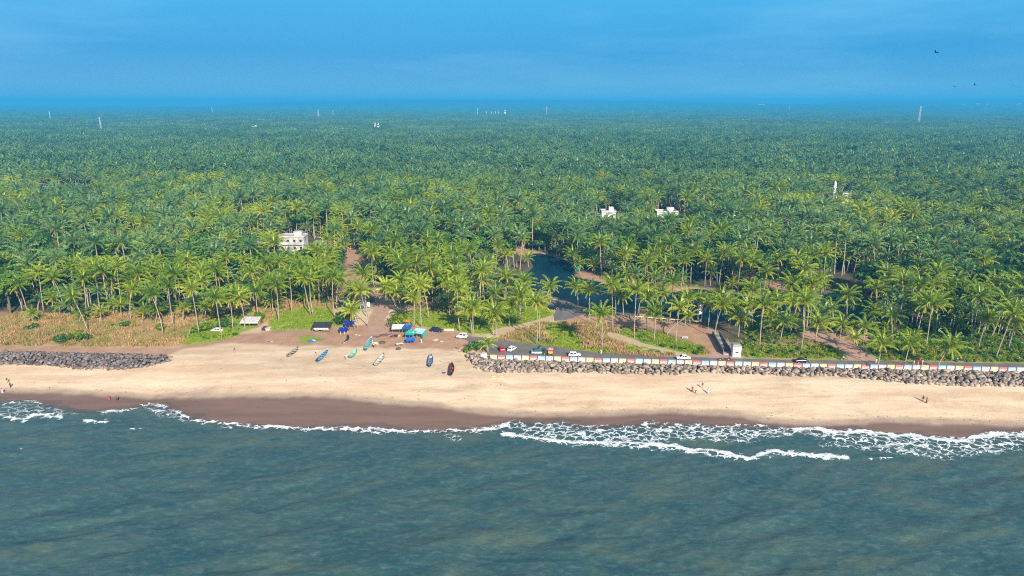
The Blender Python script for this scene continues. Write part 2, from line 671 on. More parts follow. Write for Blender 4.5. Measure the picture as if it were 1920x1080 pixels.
# clear tropical blue low down, the plain daylight sky above it
sz = wt.nodes.new('ShaderNodeSeparateXYZ')
wt.links.new(tc.outputs['Generated'], sz.inputs[0])
rp = wt.nodes.new('ShaderNodeValToRGB')
el = rp.color_ramp.elements
el[0].position, el[0].color = 0.0, (.62, 2.8, 5.05, 1)
el[1].position, el[1].color = .30, (.7, 3.1, 5.9, 1)
for p_, c_ in ((.065, (.12, 2.33, 5.05, 1)), (.15, (.33, 3.2, 6.1, 1))):
    e_ = el.new(p_); e_.color = c_
wt.links.new(sz.outputs['Z'], rp.inputs[0])
lowf = wt.nodes.new('ShaderNodeMapRange')
lowf.inputs[1].default_value, lowf.inputs[2].default_value, lowf.inputs[3].default_value, lowf.inputs[4].default_value = .15, .26, .94, 0
wt.links.new(sz.outputs['Z'], lowf.inputs[0])
lowm = wt.nodes.new('ShaderNodeMix')
lowm.data_type = 'RGBA'
wt.links.new(lowf.outputs[0], lowm.inputs[0])
wt.links.new(hs.outputs[0], lowm.inputs[6])
wt.links.new(rp.outputs[0], lowm.inputs[7])
wt.links.new(lowm.outputs[2], wm.inputs[6])
wm.inputs[7].default_value = (2.0, 4.8, 7.0, 1)
wt.links.new(wm.outputs[2], bg.inputs['Color'])
bg.inputs['Strength'].default_value = .082
wt.links.new(bg.outputs[0], wo.inputs['Surface'])

SC.view_settings.view_transform = 'Standard'
SC.view_settings.look = 'None'
SC.view_settings.gamma = 1
SC.view_settings.exposure = .8
SC.render.engine = 'CYCLES'
SC.cycles.use_denoising = False
SC.cycles.filter_width = 1.15
SC.cycles.max_bounces = 4
SC.cycles.diffuse_bounces = 2
SC.cycles.glossy_bounces = 2
SC.cycles.transmission_bounces = 2
SC.cycles.transparent_max_bounces = 6
SC.cycles.volume_bounces = 0

hz = MB().box((0, 6500, 67), (27000, 15000, 156)).build('haze', [])
hzm = NT('sea_air_haze')
pv = hzm.new('ShaderNodeVolumePrincipled')
pv.inputs['Color'].default_value = (.055, .50, .93, 1)
pv.inputs['Density'].default_value = .00022
pv.inputs['Anisotropy'].default_value = 0.0
hzm.L.new(pv.outputs[0], hzm.out.inputs['Volume'])
hz.data.materials.append(hzm.m)
tag(hz, 'pale blue sea haze lying over the grove to the horizon', 'haze', kind='stuff')

# ------------------------------------------------------------------ ground sheet with its zones
def zone(px, py, poly, soft=2.5):
    """1 inside the surveyed outline, fading over a ragged edge"""
    d = linedist(px, py, poly + [poly[0]])
    ins = inpoly(px, py, poly)
    return np.clip(.5 + np.where(ins, d, -d) / (2 * soft), 0, 1)


WETTOP = [(-400, 735), (0, 736), (100, 738), (200, 742), (300, 747), (420, 745), (540, 744), (640, 746), (720, 759), (830, 766), (900, 776), (960, 781), (1060, 781),
          (1160, 779), (1240, 775), (1320, 776), (1390, 783), (1440, 794), (1500, 797), (1560, 798), (1640, 794), (1700, 793), (1800, 796), (1920, 797), (2300, 800)]
SOIL = [
    [(-200, 652), (-200, 664), (0, 663), (310, 668), (345, 655), (430, 643), (540, 648), (690, 652), (850, 656), (876, 647), (905, 668), (930, 668), (935, 640), (868, 624),
     (830, 617), (770, 612), (735, 606), (716, 598), (735, 570), (722, 540), (700, 540), (704, 575), (688, 606), (630, 614), (580, 617), (510, 618), (430, 632), (330, 650), (150, 650), (0, 646)],
    [(640, 500), (690, 500), (690, 545), (640, 545)], [(455, 445), (505, 450), (505, 490), (455, 495)], [(640, 445), (690, 450), (690, 500), (650, 500)],
    [(610, 545), (645, 545), (645, 580), (615, 580)],
    [(1060, 562), (1130, 588), (1190, 594), (1320, 610), (1350, 640), (1365, 664), (1316, 664), (1304, 645), (1240, 620), (1150, 610), (1100, 604), (1060, 600), (1040, 590)],
    [(1050, 600), (1100, 605), (1140, 620), (1140, 655), (1090, 640)],
    [(1400, 522), (1500, 537), (1490, 548), (1410, 535)], [(1500, 620), (1560, 622), (1600, 640), (1640, 662), (1645, 674), (1570, 674), (1560, 650), (1510, 632)],
    [(1575, 618), (1630, 625), (1640, 645), (1600, 640)],
    [(930, 455), (990, 466), (1075, 490), (1085, 502), (1070, 504), (1000, 480), (930, 468)], [(1080, 508), (1160, 522), (1270, 534), (1340, 542), (1330, 550), (1240, 545), (1120, 528), (1078, 520)],
    [(70, 368), (190, 360), (190, 385), (80, 385)],
]
GRASS = [
    [(498, 618), (505, 600), (520, 588), (570, 576), (620, 578), (645, 600), (640, 612), (585, 617), (530, 619)],
    [(728, 604), (745, 588), (790, 578), (840, 588), (868, 606), (880, 622), (840, 618), (780, 610)],
    [(850, 585), (920, 570), (1000, 560), (1034, 580), (1036, 597), (1000, 607), (930, 626), (878, 626), (860, 610)],
    [(1015, 612), (1045, 605), (1075, 615), (1100, 650), (1060, 652), (1030, 640)], [(1180, 635), (1290, 640), (1320, 650), (1320, 664), (1240, 664), (1170, 658)],
    [(960, 640), (1040, 645), (1160, 660), (1150, 664), (1000, 652)],
    [(340, 646), (365, 610), (400, 596), (450, 592), (478, 612), (440, 632), (390, 642)],
    [(1386, 640), (1420, 648), (1500, 655), (1560, 650), (1600, 672), (1430, 671), (1388, 668)], [(1610, 640), (1660, 640), (1760, 660), (1920, 655), (1960, 679), (1750, 677), (1650, 674)],
    [(1700, 600), (1800, 610), (1920, 640), (1920, 660), (1760, 660), (1690, 630)],
    [(1150, 614), (1236, 624), (1296, 646), (1312, 662), (1290, 655), (1210, 640), (1160, 628)],
    [(560, 632), (590, 630), (606, 634), (590, 642), (565, 644)],
    [(918, 462), (955, 462), (960, 470), (925, 470)],
    [(1350, 548), (1420, 552), (1500, 548), (1510, 565), (1440, 560), (1360, 553)],
]
SCRUB = [
    [(-300, 590), (-20, 585), (120, 590), (250, 580), (400, 575), (500, 570), (505, 600), (480, 612), (420, 634), (330, 648), (150, 650), (0, 646), (-300, 652)],
    [(480, 575), (560, 552), (640, 548), (640, 575), (560, 580), (500, 600)],
    [(930, 640), (960, 622), (1030, 605), (1100, 605), (1180, 618), (1290, 642), (1340, 664), (1200, 667), (1090, 658), (1000, 647)],
    [(790, 560), (860, 560), (860, 590), (800, 582)],
    [(1386, 645), (1450, 638), (1560, 640), (1600, 672), (1390, 669)], [(1640, 640), (1920, 650), (2100, 660), (2100, 688), (1920, 681), (1650, 675)],
]
FRONTLINE = [(-500, 585), (0, 588), (110, 592), (250, 585), (400, 596), (480, 590), (560, 578), (640, 570), (700, 575), (760, 575), (850, 590), (940, 575), (1020, 560), (1060, 600), (1200, 560), (1330, 560),
             (1400, 610), (1500, 620), (1600, 600), (1700, 622), (1800, 640), (1920, 652), (2500, 665)]


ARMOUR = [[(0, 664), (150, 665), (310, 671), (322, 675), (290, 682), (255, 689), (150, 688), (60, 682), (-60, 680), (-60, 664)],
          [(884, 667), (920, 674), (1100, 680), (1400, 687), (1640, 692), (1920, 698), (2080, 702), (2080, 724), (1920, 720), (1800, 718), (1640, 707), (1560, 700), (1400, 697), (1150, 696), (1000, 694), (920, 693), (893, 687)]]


def ground_attrs(x, y, z):
    px, py = project(x, y, z)
    n1 = fbm(x * .35, y * .35) - .5
    n2 = fbm(x * .09 + 40, y * .09) - .5
    ok = y > 60
    px = px + 10 * n1 + 16 * n2
    py = py + 5 * n1 + 5 * n2
    wt_y = np.interp(px, [p[0] for p in WETTOP], [p[1] for p in WETTOP])
    n3 = (fbm(x * .16, y * .02 + 9) - .5) * 9 + (fbm(x * .6, y * .3 + 3) - .5) * 3
    pyw = project(x, y, z)[1] + n3
    wet = np.clip((pyw - wt_y) / 6.0 + .5, 0, 1)
    damp = np.clip((pyw - wt_y + 13 + 10 * (fbm(x * .12 + 5, y * .1) - .5)) / 7.0, 0, 1) * .95
    soil = np.zeros_like(x); grass = soil.copy(); scrub = soil.copy()
    for P in SOIL: soil = np.maximum(soil, zone(px, py, P))
    for P in GRASS: grass = np.maximum(grass, zone(px, py, P, 4))
    for P in SCRUB: scrub = np.maximum(scrub, zone(px, py, P, 4))
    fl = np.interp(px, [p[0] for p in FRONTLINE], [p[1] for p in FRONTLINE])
    forest_or_gap_shade = np.clip((fl + 8 - py) / 14, 0, 1)
    scrub = np.clip(scrub - .0, 0, 1)
    # under everything inland of the armour rocks lies soil, not beach sand
    s = shore(x, y)
    inland = np.clip((s - 39) / 3, 0, 1) * np.clip((58 - s) / 6, 0, 1) * np.clip((px - 900) / 20, 0, 1)
    soil = np.maximum(soil, inland * .9)
    opx, opy = project(x, y, z)
    for P in ARMOUR: forest_or_gap_shade = np.maximum(forest_or_gap_shade, zone(opx, opy + 3 * n1, P, 1.5))  # dark core under the rocks, its colour also painting shade into their gaps
    forest_or_gap_shade = np.maximum(forest_or_gap_shade, np.clip((s - 54) / 6, 0, 1) * np.clip((px - 1060) / 20, 0, 1))
    grass = np.maximum(grass, .75 * np.clip((s - 41) / 3, 0, 1) * np.clip((60 - s) / 8, 0, 1) * np.clip((px - 1385) / 20, 0, 1) * (fbm(x * .1, y * .1) > .42))
    out = lambda a: np.where(ok, a, 0)
    wet = np.where(ok, wet, (s < 5).astype(float))
    A = np.stack([out(wet) + np.where(ok, 0, wet), out(soil), out(grass), out(scrub)], 1)
    B = np.stack([out(forest_or_gap_shade), out(damp), np.zeros_like(x), np.ones_like(x)], 1)
    return {'zone_a': A, 'zone_b': B}


gx = axis([(-11000, -2000, 900), (-2000, -400, 60), (-400, -190, 6), (-190, 190, .8), (190, 400, 6), (400, 2000, 60), (2000, 11000, 900)])
gy = axis([(-600, 140, 20), (140, 285, .62), (285, 420, 1.3), (420, 700, 9), (700, 2000, 50), (2000, 13400, 300)])
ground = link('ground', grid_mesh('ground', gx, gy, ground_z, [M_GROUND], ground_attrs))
tag(ground, 'sandy beach running back into soil, grass and shaded grove floor', 'ground', kind='structure')


# ------------------------------------------------------------------ sea, with its swell and foam
def water_fields(x, y):
    s = -shore(x, y)                      # metres out to sea
    calm = smooth(1.0, 26, s)
    u, v = x * .94 + y * .34, -x * .34 + y * .94
    z = .20 * np.sin(v * .55 + 3 * fbm(x * .03, y * .05)) * fbm(x * .05 + 7, y * .05)
    z += 1.25 * (fbm(u * .06, v * .22) - .5) + .38 * (fbm(u * .28 + 5, v * .75) - .5)
    z = z * (.12 + .88 * calm)
    px, py = project(x, y, 0 * x)
    j = (fbm(x * .22, y * .3 + 50) - .5)
    j2 = (fbm(x * .7 + 9, y * .9) - .5)
    qx, qy = px + 12 * j, py + 9 * j + 6 * j2
    foam = np.zeros_like(x)
    for pts, w, st in FOAM_LINES:
        foam = np.maximum(foam, st * np.exp(-(linedist(qx, qy, pts) / w) ** 2))
    for poly, st in FOAM_AREAS:
        foam = np.maximum(foam, st * zone(qx, qy, poly, 5))
    foam = np.where((y > 95), foam, 0)
    # scattered flecks on the swell further out
    shallow = np.clip(1 - s / 5.5, 0, 1)
    return z, foam, shallow


FOAM_LINES = [
    ([(-60, 782), (0, 778), (40, 786), (62, 778), (112, 781)], 5, .85), ([(-60, 758), (0, 757), (60, 752), (78, 757)], 2.2, .7), ([(20, 770), (80, 770)], 4, .45),
    ([(70, 776), (96, 779), (116, 786)], 2.4, .9), ([(155, 789), (200, 790)], 2.6, .95), ([(180, 774), (235, 771), (268, 760), (300, 760), (330, 771), (362, 786)], 4, .62),
    ([(330, 772), (372, 789), (420, 794), (452, 796)], 3.4, .85), ([(290, 772), (340, 784)], 7, .42), ([(452, 797), (560, 803), (640, 805), (700, 802), (760, 808), (820, 805), (900, 806), (950, 798)], 4.0, .92),
    ([(640, 806), (760, 809), (900, 808)], 5, .55), ([(838, 815), (862, 824)], 6, .5),
    ([(940, 797), (962, 787), (985, 795), (1012, 792)], 3, .6), ([(985, 815), (1080, 812), (1180, 806), (1280, 803), (1380, 801)], 8, .50), ([(1020, 800), (1048, 790), (1098, 798), (1140, 796), (1182, 801), (1222, 793), (1285, 796), (1340, 802), (1398, 796), (1438, 798)], 2.2, .6),
    ([(940, 812), (1000, 822), (1075, 832), (1180, 830), (1250, 836), (1332, 846), (1400, 858), (1450, 848), (1520, 852), (1588, 859)], 4.2, 1.0), ([(1130, 832), (1240, 838), (1330, 850), (1400, 858)], 6, .7),
    ([(1490, 806), (1530, 803), (1565, 812), (1622, 809), (1700, 817), (1800, 825), (1862, 815), (1960, 815), (2200, 820)], 6, 1.0), ([(1560, 822), (1660, 830), (1780, 838), (1900, 830), (2200, 838)], 9, .6),
    ([(1540, 832), (1650, 842), (1790, 856), (1840, 850)], 6, .42), ([(1616, 861), (1672, 858)], 2.2, .75), 
    ([(35, 842), (55, 840)], 2.5, .5), ([(245, 806), (280, 806)], 2, .5), ([(415, 800), (435, 802)], 2, .55),
]
FOAM_AREAS = [
    ([(940, 797), (965, 788), (1000, 795), (1045, 791), (1090, 799), (1180, 801), (1220, 793), (1340, 801), (1440, 798), (1500, 802), (1510, 815), (1440, 822), (1400, 832), (1300, 826), (1200, 832), (1100, 830), (1000, 822)], .44),
    ([(0, 752), (60, 750), (120, 765), (160, 775), (110, 780), (0, 785)], .30), ([(260, 762), (320, 764), (380, 790), (300, 785)], .30),
    ([(1490, 803), (1620, 806), (1700, 814), (1800, 821), (1960, 811), (1960, 845), (1800, 855), (1650, 840), (1520, 822)], .40),
]
wx = axis([(-9000, -700, 500), (-700, -165, 12), (-165, 165, .42), (165, 700, 12), (700, 9000, 500)])
wy = axis([(-600, 60, 40), (60, 100, 1.2), (100, 150, .6), (150, 189, .36)])
X, Y = np.meshgrid(wx, wy)
fx, fy = X.ravel(), Y.ravel()
wz, wf, ws = water_fields(fx, fy)
wz = wz + .22 * wf * (ws < .6) + .012
# outside the surveyed stretch the sheet follows the coast inland a little
n, m = len(wx), len(wy)
ii = (np.arange(m - 1)[:, None] * n + np.arange(n - 1)[None, :]).ravel()
F = np.stack([ii, ii + 1, ii + n + 1, ii + n], 1)
keep = shore(fx, fy)[F].min(axis=1) < 4
sea = link('sea', np_mesh('sea', np.stack([fx, fy, wz], 1), F[keep], [M_SEA], {'foam': wf, 'shallow': ws}, True))
tag(sea, 'choppy blue green sea with white foam breaking along the sand', 'sea', kind='structure')


# ------------------------------------------------------------------ flat sheets: pond, lagoon, road, tracks
def sheet(name, poly, z, mat, label, cat, grow=0.0):
    c = np.mean(np.array(poly)[:, :2], axis=0)
    vs = []
    for p in poly:
        d = np.array(p[:2]) - c
        L = np.linalg.norm(d) + 1e-6
        q = c + d * (1 + grow / L)
        vs.append((q[0], q[1], z))
    bm = bmesh.new()
    f = bm.faces.new([bm.verts.new(v) for v in vs])
    if f.normal.z < 0: f.normal_flip()
    f.normal_update()
    if f.normal.z < 0: f.normal_flip()
    bmesh.ops.triangulate(bm, faces=bm.faces[:])
    me = bpy.data.meshes.new(name)
    bm.to_mesh(me)
    bm.free()
    me.materials.append(mat)
    return tag(link(name, me), label, cat, kind='structure')


sheet('pond', POND, 2.5, M_POND, 'dark blue pond winding between the palms behind the road', 'pond', 2.0)
sheet('lagoon', LAGOON, 2.5, M_LAGOON, 'shaded green backwater among palms inland of the striped wall', 'backwater', 2.0)


def ragged(pts, amp=.35, step=2.0):
    """subdivide an outline given in metres and roughen it"""
    out = []
    n = len(pts)
    for i in range(n):
        a, b = np.array(pts[i][:2]), np.array(pts[(i + 1) % n][:2])
        L = np.linalg.norm(b - a)
        k = max(1, int(L / step))
        nn = np.array([-(b - a)[1], (b - a)[0]]) / (L + 1e-6)
        for j in range(k):
            q = a + (b - a) * j / k
            out.append(q + nn * (random.random() - .5) * 2 * amp)
    return out


G = lambda L: [gp(*p, z=LAND) for p in L]
road_px = [(858, 630), (900, 632), (940, 637), (1000, 646), (1060, 653), (1100, 659), (1160, 664), (1240, 668), (1340, 671), (1440, 674), (1600, 676.5), (1760, 679), (1920, 682), (2200, 688), (2200, 697),
           (1920, 693), (1700, 688), (1500, 685), (1300, 681), (1150, 679), (1000, 674), (935, 671), (918, 666), (905, 655), (880, 640)]
sheet('road', ragged(G(road_px), .2), LAND + .055, M_ASPHALT, 'narrow grey asphalt road running behind the striped sea wall', 'road')
bend_px = [(1005, 548), (1020, 545), (1060, 566), (1085, 578), (1110, 585), (1060, 600), (1040, 602), (1036, 590), (1046, 580), (1030, 562)]
sheet('road', ragged(G(bend_px), .25), LAND + .05, M_ASPHALT, 'short grey road bend beside the pond with a parked black car', 'road')
sheet('path', ragged(G([(700, 540), (722, 540), (734, 570), (728, 590), (718, 603), (740, 612), (735, 625), (690, 628), (688, 606), (704, 575)]), .3), LAND + .045, M_PATH, 'beaten earth lane leading from the huts into the grove', 'path')
sheet('path', ragged(G([(920, 620), (960, 610), (1000, 602), (1040, 590), (1046, 597), (1010, 607), (965, 617), (940, 626), (925, 630)]), .25), LAND + .04, M_PATH_PALE, 'pale sandy track crossing the grass toward the bend', 'path')
sheet('path', ragged(G([(1130, 622), (1150, 622), (1210, 645), (1290, 664), (1280, 668), (1200, 655), (1150, 638)]), .25), LAND + .043, M_PATH_PALE, 'pale dirt track slanting down to the coast road', 'path')
sheet('path', ragged(G([(1505, 622), (1545, 626), (1590, 642), (1630, 664), (1648, 677), (1590, 677), (1580, 660), (1545, 642), (1505, 632)]), .3), LAND + .047, M_PATH, 'brown dirt track joining the coast road from the palms', 'path')
sheet('path', ragged(G([(1318, 612), (1345, 620), (1372, 650), (1385, 672), (1325, 671), (1340, 655), (1330, 635)]), .3), LAND + .046, M_PATH, 'bare brown earth ramp beside the white gatehouse', 'path')


# ------------------------------------------------------------------ far hills
def ridge(name, pts, dist, depth, label):
    """pts: survey outline of the crest"""
    xs, zs = [], []
    for p in pts:
        q = at_depth(p[0], p[1], dist)
        xs.append(q[0]); zs.append(q[2])
    X = np.linspace(xs[0], xs[-1], 90)
    Z = np.interp(X, xs, zs)
    prof = np.linspace(-1, 1, 13)
    V = []
    for t in prof:
        h = math.cos(t * PI / 2) ** .8
        base = 30
        zz = base + (Z - base) * h * (1 + .06 * (fbm(X * .004, X * 0 + t * 3) - .5))
        V.append(np.stack([X, np.full_like(X, dist + t * depth), zz], 1))
    V = np.concatenate(V)
    n = 90
    i = (np.arange(12)[:, None] * n + np.arange(n - 1)[None, :]).ravel()
    me = np_mesh(name, V, np.stack([i, i + 1, i + n + 1, i + n], 1), [M_HILL], None, True)
    return tag(link(name, me), label, 'hills', kind='structure')


M_HILL = plain('wooded_hill', (.045, .075, .045), .95, .4, .004)
ridge('hills', [(380, 199), (440, 195), (520, 190.5), (640, 189), (720, 187.5), (820, 187), (900, 188), (1000, 187), (1080, 187), (1160, 189), (1240, 189), (1330, 191), (1440, 194), (1520, 197)], 9500, 500, 'low blue hills along the horizon beyond the middle of the grove')
ridge('hills', [(1540, 196), (1580, 190), (1660, 189), (1740, 189.5), (1780, 187.5), (1850, 186.5), (1920, 186), (2100, 186), (2300, 189), (2400, 198)], 9400, 500, 'low blue hills on the horizon behind the far white town')

# ------------------------------------------------------------------ palms
def frond(V, F, leaf, base, az, el, L, droop, dead, detail, rng):
    """one feather leaf: an arching midrib with leaflets hanging on both sides"""
    ca, sa = math.cos(az), math.sin(az)
    h = np.array([ca, sa, 0.0]); up = np.array([0, 0, 1.0]); side = np.array([-sa, ca, 0.0])
    n = detail + 1
    pts, dirs = [np.array(base, float)], []
    e = el
    for i in range(n):
        d = h * math.cos(e) + up * math.sin(e)
        dirs.append(d)
        pts.append(pts[-1] + d * L / n)
        e -= droop / n * (.5 + 1.2 * i / n)
    dirs.append(dirs[-1])
    tw = rng.uniform(-.5, .5)

    def put(a, b, c, lv):
        k = len(V)
        V.extend((a, b, c)); F.append((k, k + 1, k + 2)); leaf.extend((lv,) * 3)
    g = .98 if dead else np.clip(rng.normal(.36 + .16 * np.clip((.7 - el) / 1.2, -.6, 1), .11), .02, .8)
    if detail >= 5:
        for i in range(n):                                     # midrib
            w0, w1 = .11 * (1 - i / n) + .03, .11 * (1 - (i + 1) / n) + .02
            lv = .95 if dead else .78
            put(pts[i] - side * w0, pts[i] + side * w0, pts[i + 1] + side * w1, lv)
            put(pts[i] - side * w0, pts[i + 1] + side * w1, pts[i + 1] - side * w1, lv)
        m = detail * 2
        for i in range(1, m + 1):
            t = (i + .2) / (m + .6)
            k = min(int(t * n), n - 1)
            p = pts[k] + (pts[k + 1] - pts[k]) * (t * n - k)
            d = dirs[k]
            l = 1.02 * math.sin(min(1, t * 1.25 + .22) * PI * .86) ** .7 * L / 4.6 + .12
            nrm = np.cross(side, d)
            for s in (-1, 1):
                dn = rng.uniform(.45, 1.25)
                q = side * s + d * rng.uniform(.35, .75) - nrm * (-.1) - up * dn + side * 0
                q = q / np.linalg.norm(q)
                w = d * (L / m * .50)
                put(p - w, p + w, p + q * l, g + rng.uniform(-.07, .1))
    else:
        w = .62 * L / 4.6
        for i in range(n):
            f0, f1 = math.sin(PI * (.12 + .86 * i / n)), math.sin(PI * (.12 + .86 * (i + 1) / n))
            for s in (-1, 1):
                a, b = pts[i], pts[i + 1]
                a2 = a + side * s * w * f0 - up * w * f0 * (.55 + .3 * s * tw)
                b2 = b + side * s * w * f1 - up * w * f1 * (.55 + .3 * s * tw) + dirs[i] * .25
                put(a, b, b2, g)
                put(a, b2, a2, g)


def crown_arrays(rng, nf, detail, R=4.5, dead_share=.07, base=(0, 0, 0)):
    V, F, leaf = [], [], []
    for i in range(nf):
        t = (i + .5) / nf
        az = i * 2.39996 + rng.uniform(-.25, .25)
        el = 1.38 - 1.75 * t ** 1.05 + rng.uniform(-.12, .12)
        L = R * (.80 + .28 * math.sin(PI * min(1, .25 + t * .8))) * rng.uniform(.9, 1.08)
        dead = t > .86 and rng.random() < dead_share * 7
        frond(V, F, leaf, (math.cos(az) * .12 + base[0], math.sin(az) * .12 + base[1], base[2] + .25 * (1 - t)), az, el - (.45 if dead else 0), L * (.8 if dead else 1), rng.uniform(.9, 1.35) - .35 * t, dead, detail, rng)
    return np.array(V), np.array(F), np.array(leaf)


def crown_mesh(name, rng, nf, detail, R=4.5, mats=None):
    V, F, lf = crown_arrays(rng, nf, detail, R)
    return np_mesh(name, V, F, mats or [M_FROND], {'leaf': lf})


CROWNS = [crown_mesh('palm_crown', np.random.default_rng(100 + i), 22 + i % 4 * 2, 7, 5.4) for i in range(7)]
YOUNG = [crown_mesh('young_palm_crown', np.random.default_rng(150 + i), 18, 7, 4.9) for i in range(3)]


def nut_mesh(seed):
    random.seed(seed)
    b = MB()
    for k in range(9):
        w = k * 2.4
        b.ball((.42 * math.cos(w), .42 * math.sin(w), -.25 - .25 * random.random()), .17, 6)
    return b.mesh('coconuts', [M_NUT], True)


NUTS = [nut_mesh(i) for i in range(3)]


def trunk_mesh(dx, dy, h, r=.20):
    """curved tapering trunk from the root to (dx, dy, h)"""
    pts, rad = [], []
    sg = random.choice((-1, 1)) * random.uniform(.0, .06) * h
    for i in range(9):
        t = i / 8
        bend = t ** 1.5
        wob = math.sin(PI * t) * sg * .5
        pts.append((dx * bend + wob, dy * bend + wob * .3, h * t - (.25 if i == 0 else 0)))
        rad.append(r * (1.45 if i == 0 else 1.0 - .42 * t))
    return MB().tube(pts, rad, 7).mesh('palm_trunk', [M_TRUNK], True)


def palm(x, y, z, dx, dy, h, label, group, young=False, cs=1.0):
    root = empty('coconut_palm', (x, y, z), 0, label, 'palm tree', group)
    link('trunk', trunk_mesh(dx, dy, h, .17 if young else .2), root)
    c = link('crown', random.choice(YOUNG if young else CROWNS), root)
    c.location = (dx, dy, h)
    tilt = math.atan2(math.hypot(dx, dy), h) * .6
    c.rotation_euler = (random.uniform(-.08, .08) - (tilt if dy > 0 else -tilt) * abs(dy) / (abs(dx) + abs(dy) + .01), tilt * (1 if dx > 0 else -1) * abs(dx) / (abs(dx) + abs(dy) + .01), random.uniform(0, 6.28))
    k = cs * random.uniform(.92, 1.08)
    c.scale = (k, k, k * random.uniform(.92, 1.08))
    if not young and h > 7:
        b = link('coconut_bunch', random.choice(NUTS), c)
        b.rotation_euler = (0, 0, random.uniform(0, 6))
    return root


# surveyed palms: base px, base py, crown px, crown py  (crown size factor optional)
PALMS = [
    (53, 597, 36, 533), (42, 583, 27, 540), (82, 583, 69, 511), (72, 577, 60, 520), (106, 571, 94, 520), (120, 583, 99, 521), (157, 543, 144, 494), (168, 553, 161, 503),
    (187, 576, 177, 507), (193, 548, 189, 500), (208, 553, 202, 497), (240, 566, 236, 514), (306, 628, 282, 552), (326, 616, 317, 534), (373, 626, 360, 542), (416, 631, 406, 558),
    (214, 592, 212, 570, .95), (268, 603, 270, 584, .95), (165, 622, 138, 556, .8), (246, 602, 248, 543), (112, 590, 112, 574, .6), (5, 575, 4, 520), (20, 560, 14, 508),
    (437, 618, 431, 560), (459, 618, 449, 559), (486, 601, 480, 547), (512, 588, 508, 524), (523, 605, 517, 535), (547, 588, 541, 515), (583, 592, 567, 523), (587, 591, 580, 525),
    (598, 573, 596, 514), (628, 596, 624, 519), (632, 581, 635, 525), (664, 596, 660, 545), (671, 616, 660, 584, .95), (689, 595, 681, 514), (690, 612, 676, 545), (750, 588, 723, 538), (745, 584, 728, 545),
    (756, 590, 742, 548), (762, 581, 752, 526), (777, 613, 777, 560), (790, 613, 787, 534), (804, 598, 792, 538), (811, 578, 807, 503), (862, 621, 857, 540), (843, 593, 840, 533), (887, 626, 886, 573),
    (870, 606, 866, 552), (885, 626, 880, 584), (925, 628, 926, 585), (930, 629, 930, 590), (955, 613, 957, 571), (971, 612, 974, 557), (976, 601, 979, 548), (1006, 645, 1005, 565), (1012, 640, 1013, 571),
    (1032, 574, 1032, 538), (985, 575, 984, 528), (1084, 573, 1080, 539), (1105, 606, 1105, 546), (1129, 653, 1127, 590), (1149, 618, 1147, 533), (1153, 601, 1153, 548), (1189, 633, 1194, 545), (1194, 603, 1204, 549), (1226, 638, 1229, 589),
    (1267, 646, 1274, 576), (1255, 603, 1262, 528), (1310, 606, 1312, 562), (1340, 633, 1355, 570), (1384, 631, 1387, 597), (1424, 651, 1432, 572), (1410, 608, 1412, 545), (1502, 656, 1511, 566), (1463, 638, 1472, 603, 1.05), (1529, 641, 1535, 607, 1.1), (1574, 638, 1580, 608, 1.05),
    (1619, 641, 1622, 612, 1.0), (1645, 688, 1653, 643), (1697, 686, 1707, 647), (1757, 692, 1779, 648), (1736, 651, 1750, 570), (1720, 626, 1735, 572), (1672, 636, 1673, 592), (1787, 618, 1792, 575), (1835, 651, 1851, 599), (1867, 671, 1898, 586), (1891, 651, 1903, 602), (1846, 622, 1856, 565), (1813, 612, 1830, 562),
    (1079, 508, 1074, 478), (1168, 612, 1166, 552), (1212, 618, 1216, 556), (1240, 606, 1243, 551), (1284, 612, 1290, 560), (1328, 618, 1333, 570), (1366, 622, 1372, 575), (1345, 608, 1350, 560), (1395, 618, 1404, 574), (1440, 606, 1446, 562), (1478, 612, 1484, 566), 
    (150, 606, 152, 588, .8), (190, 604, 188, 584, .85), (228, 598, 226, 572, .9), (292, 606, 296, 582, .9), (342, 606, 345, 578, .95), (62, 606, 60, 588, .7), (385, 606, 388, 575, .95), (1445, 632, 1450, 608, .9), (1480, 628, 1489, 606, .9), (1600, 655, 1603, 634, .8), (915, 662, 915, 645, .8), (1250, 628, 1292, 592, .7), (1555, 600, 1560, 580), (1590, 595, 1597, 570),
    (1700, 655, 1712, 632, .8), (1925, 668, 1935, 600), (1945, 640, 1952, 580),
]
SITES = [(-999, 345, 'the dry scrub behind the left rock bank'), (345, 500, 'the strip behind the zinc-roofed shed'), (500, 700, 'the green plot behind the black shelter'), (700, 850, 'the plot right of the earth lane'),
         (850, 1060, 'the grass behind the parked cars'), (1060, 1330, 'the bare bank between pond and road'), (1330, 1460, 'the slope around the white gatehouse'), (1460, 1650, 'the plot left of the right-hand track'), (1650, 2400, 'the far right slope above the wall')]
ORD = 'first second third fourth fifth sixth seventh eighth ninth tenth eleventh twelfth thirteenth fourteenth fifteenth sixteenth seventeenth eighteenth nineteenth twentieth'.split()
ORD += ['twenty-' + w for w in ORD[:9]] + ['thirtieth'] + ['thirty-' + w for w in ORD[:9]]
TAKEN = []
for lo_, hi_, site in SITES:
    rows = sorted(p for p in PALMS if lo_ <= p[0] < hi_)
    for k, p in enumerate(rows):
        b = gp(p[0], p[1])
        t = at_depth(p[2], p[3], b[1])
        h = max(2.0, t[2] - b[2])
        dx = t[0] - b[0]
        size = 'tall' if h > 13 else 'medium' if h > 8 else 'short' if h > 5 else 'stubby'
        lean = 'left-leaning' if dx < -1.6 else 'right-leaning' if dx > 1.6 else 'upright'
        palm(b[0], b[1], b[2], dx, random.uniform(-.06, .06) * h, h, f'{size} {lean} coconut palm, {ORD[k]} from left on {site}', 'coconut palms along the front of the grove', h < 6.5, p[4] if len(p) > 4 else 1.0)
        TAKEN.append((b[0], b[1]))
TAKEN = np.array(TAKEN)

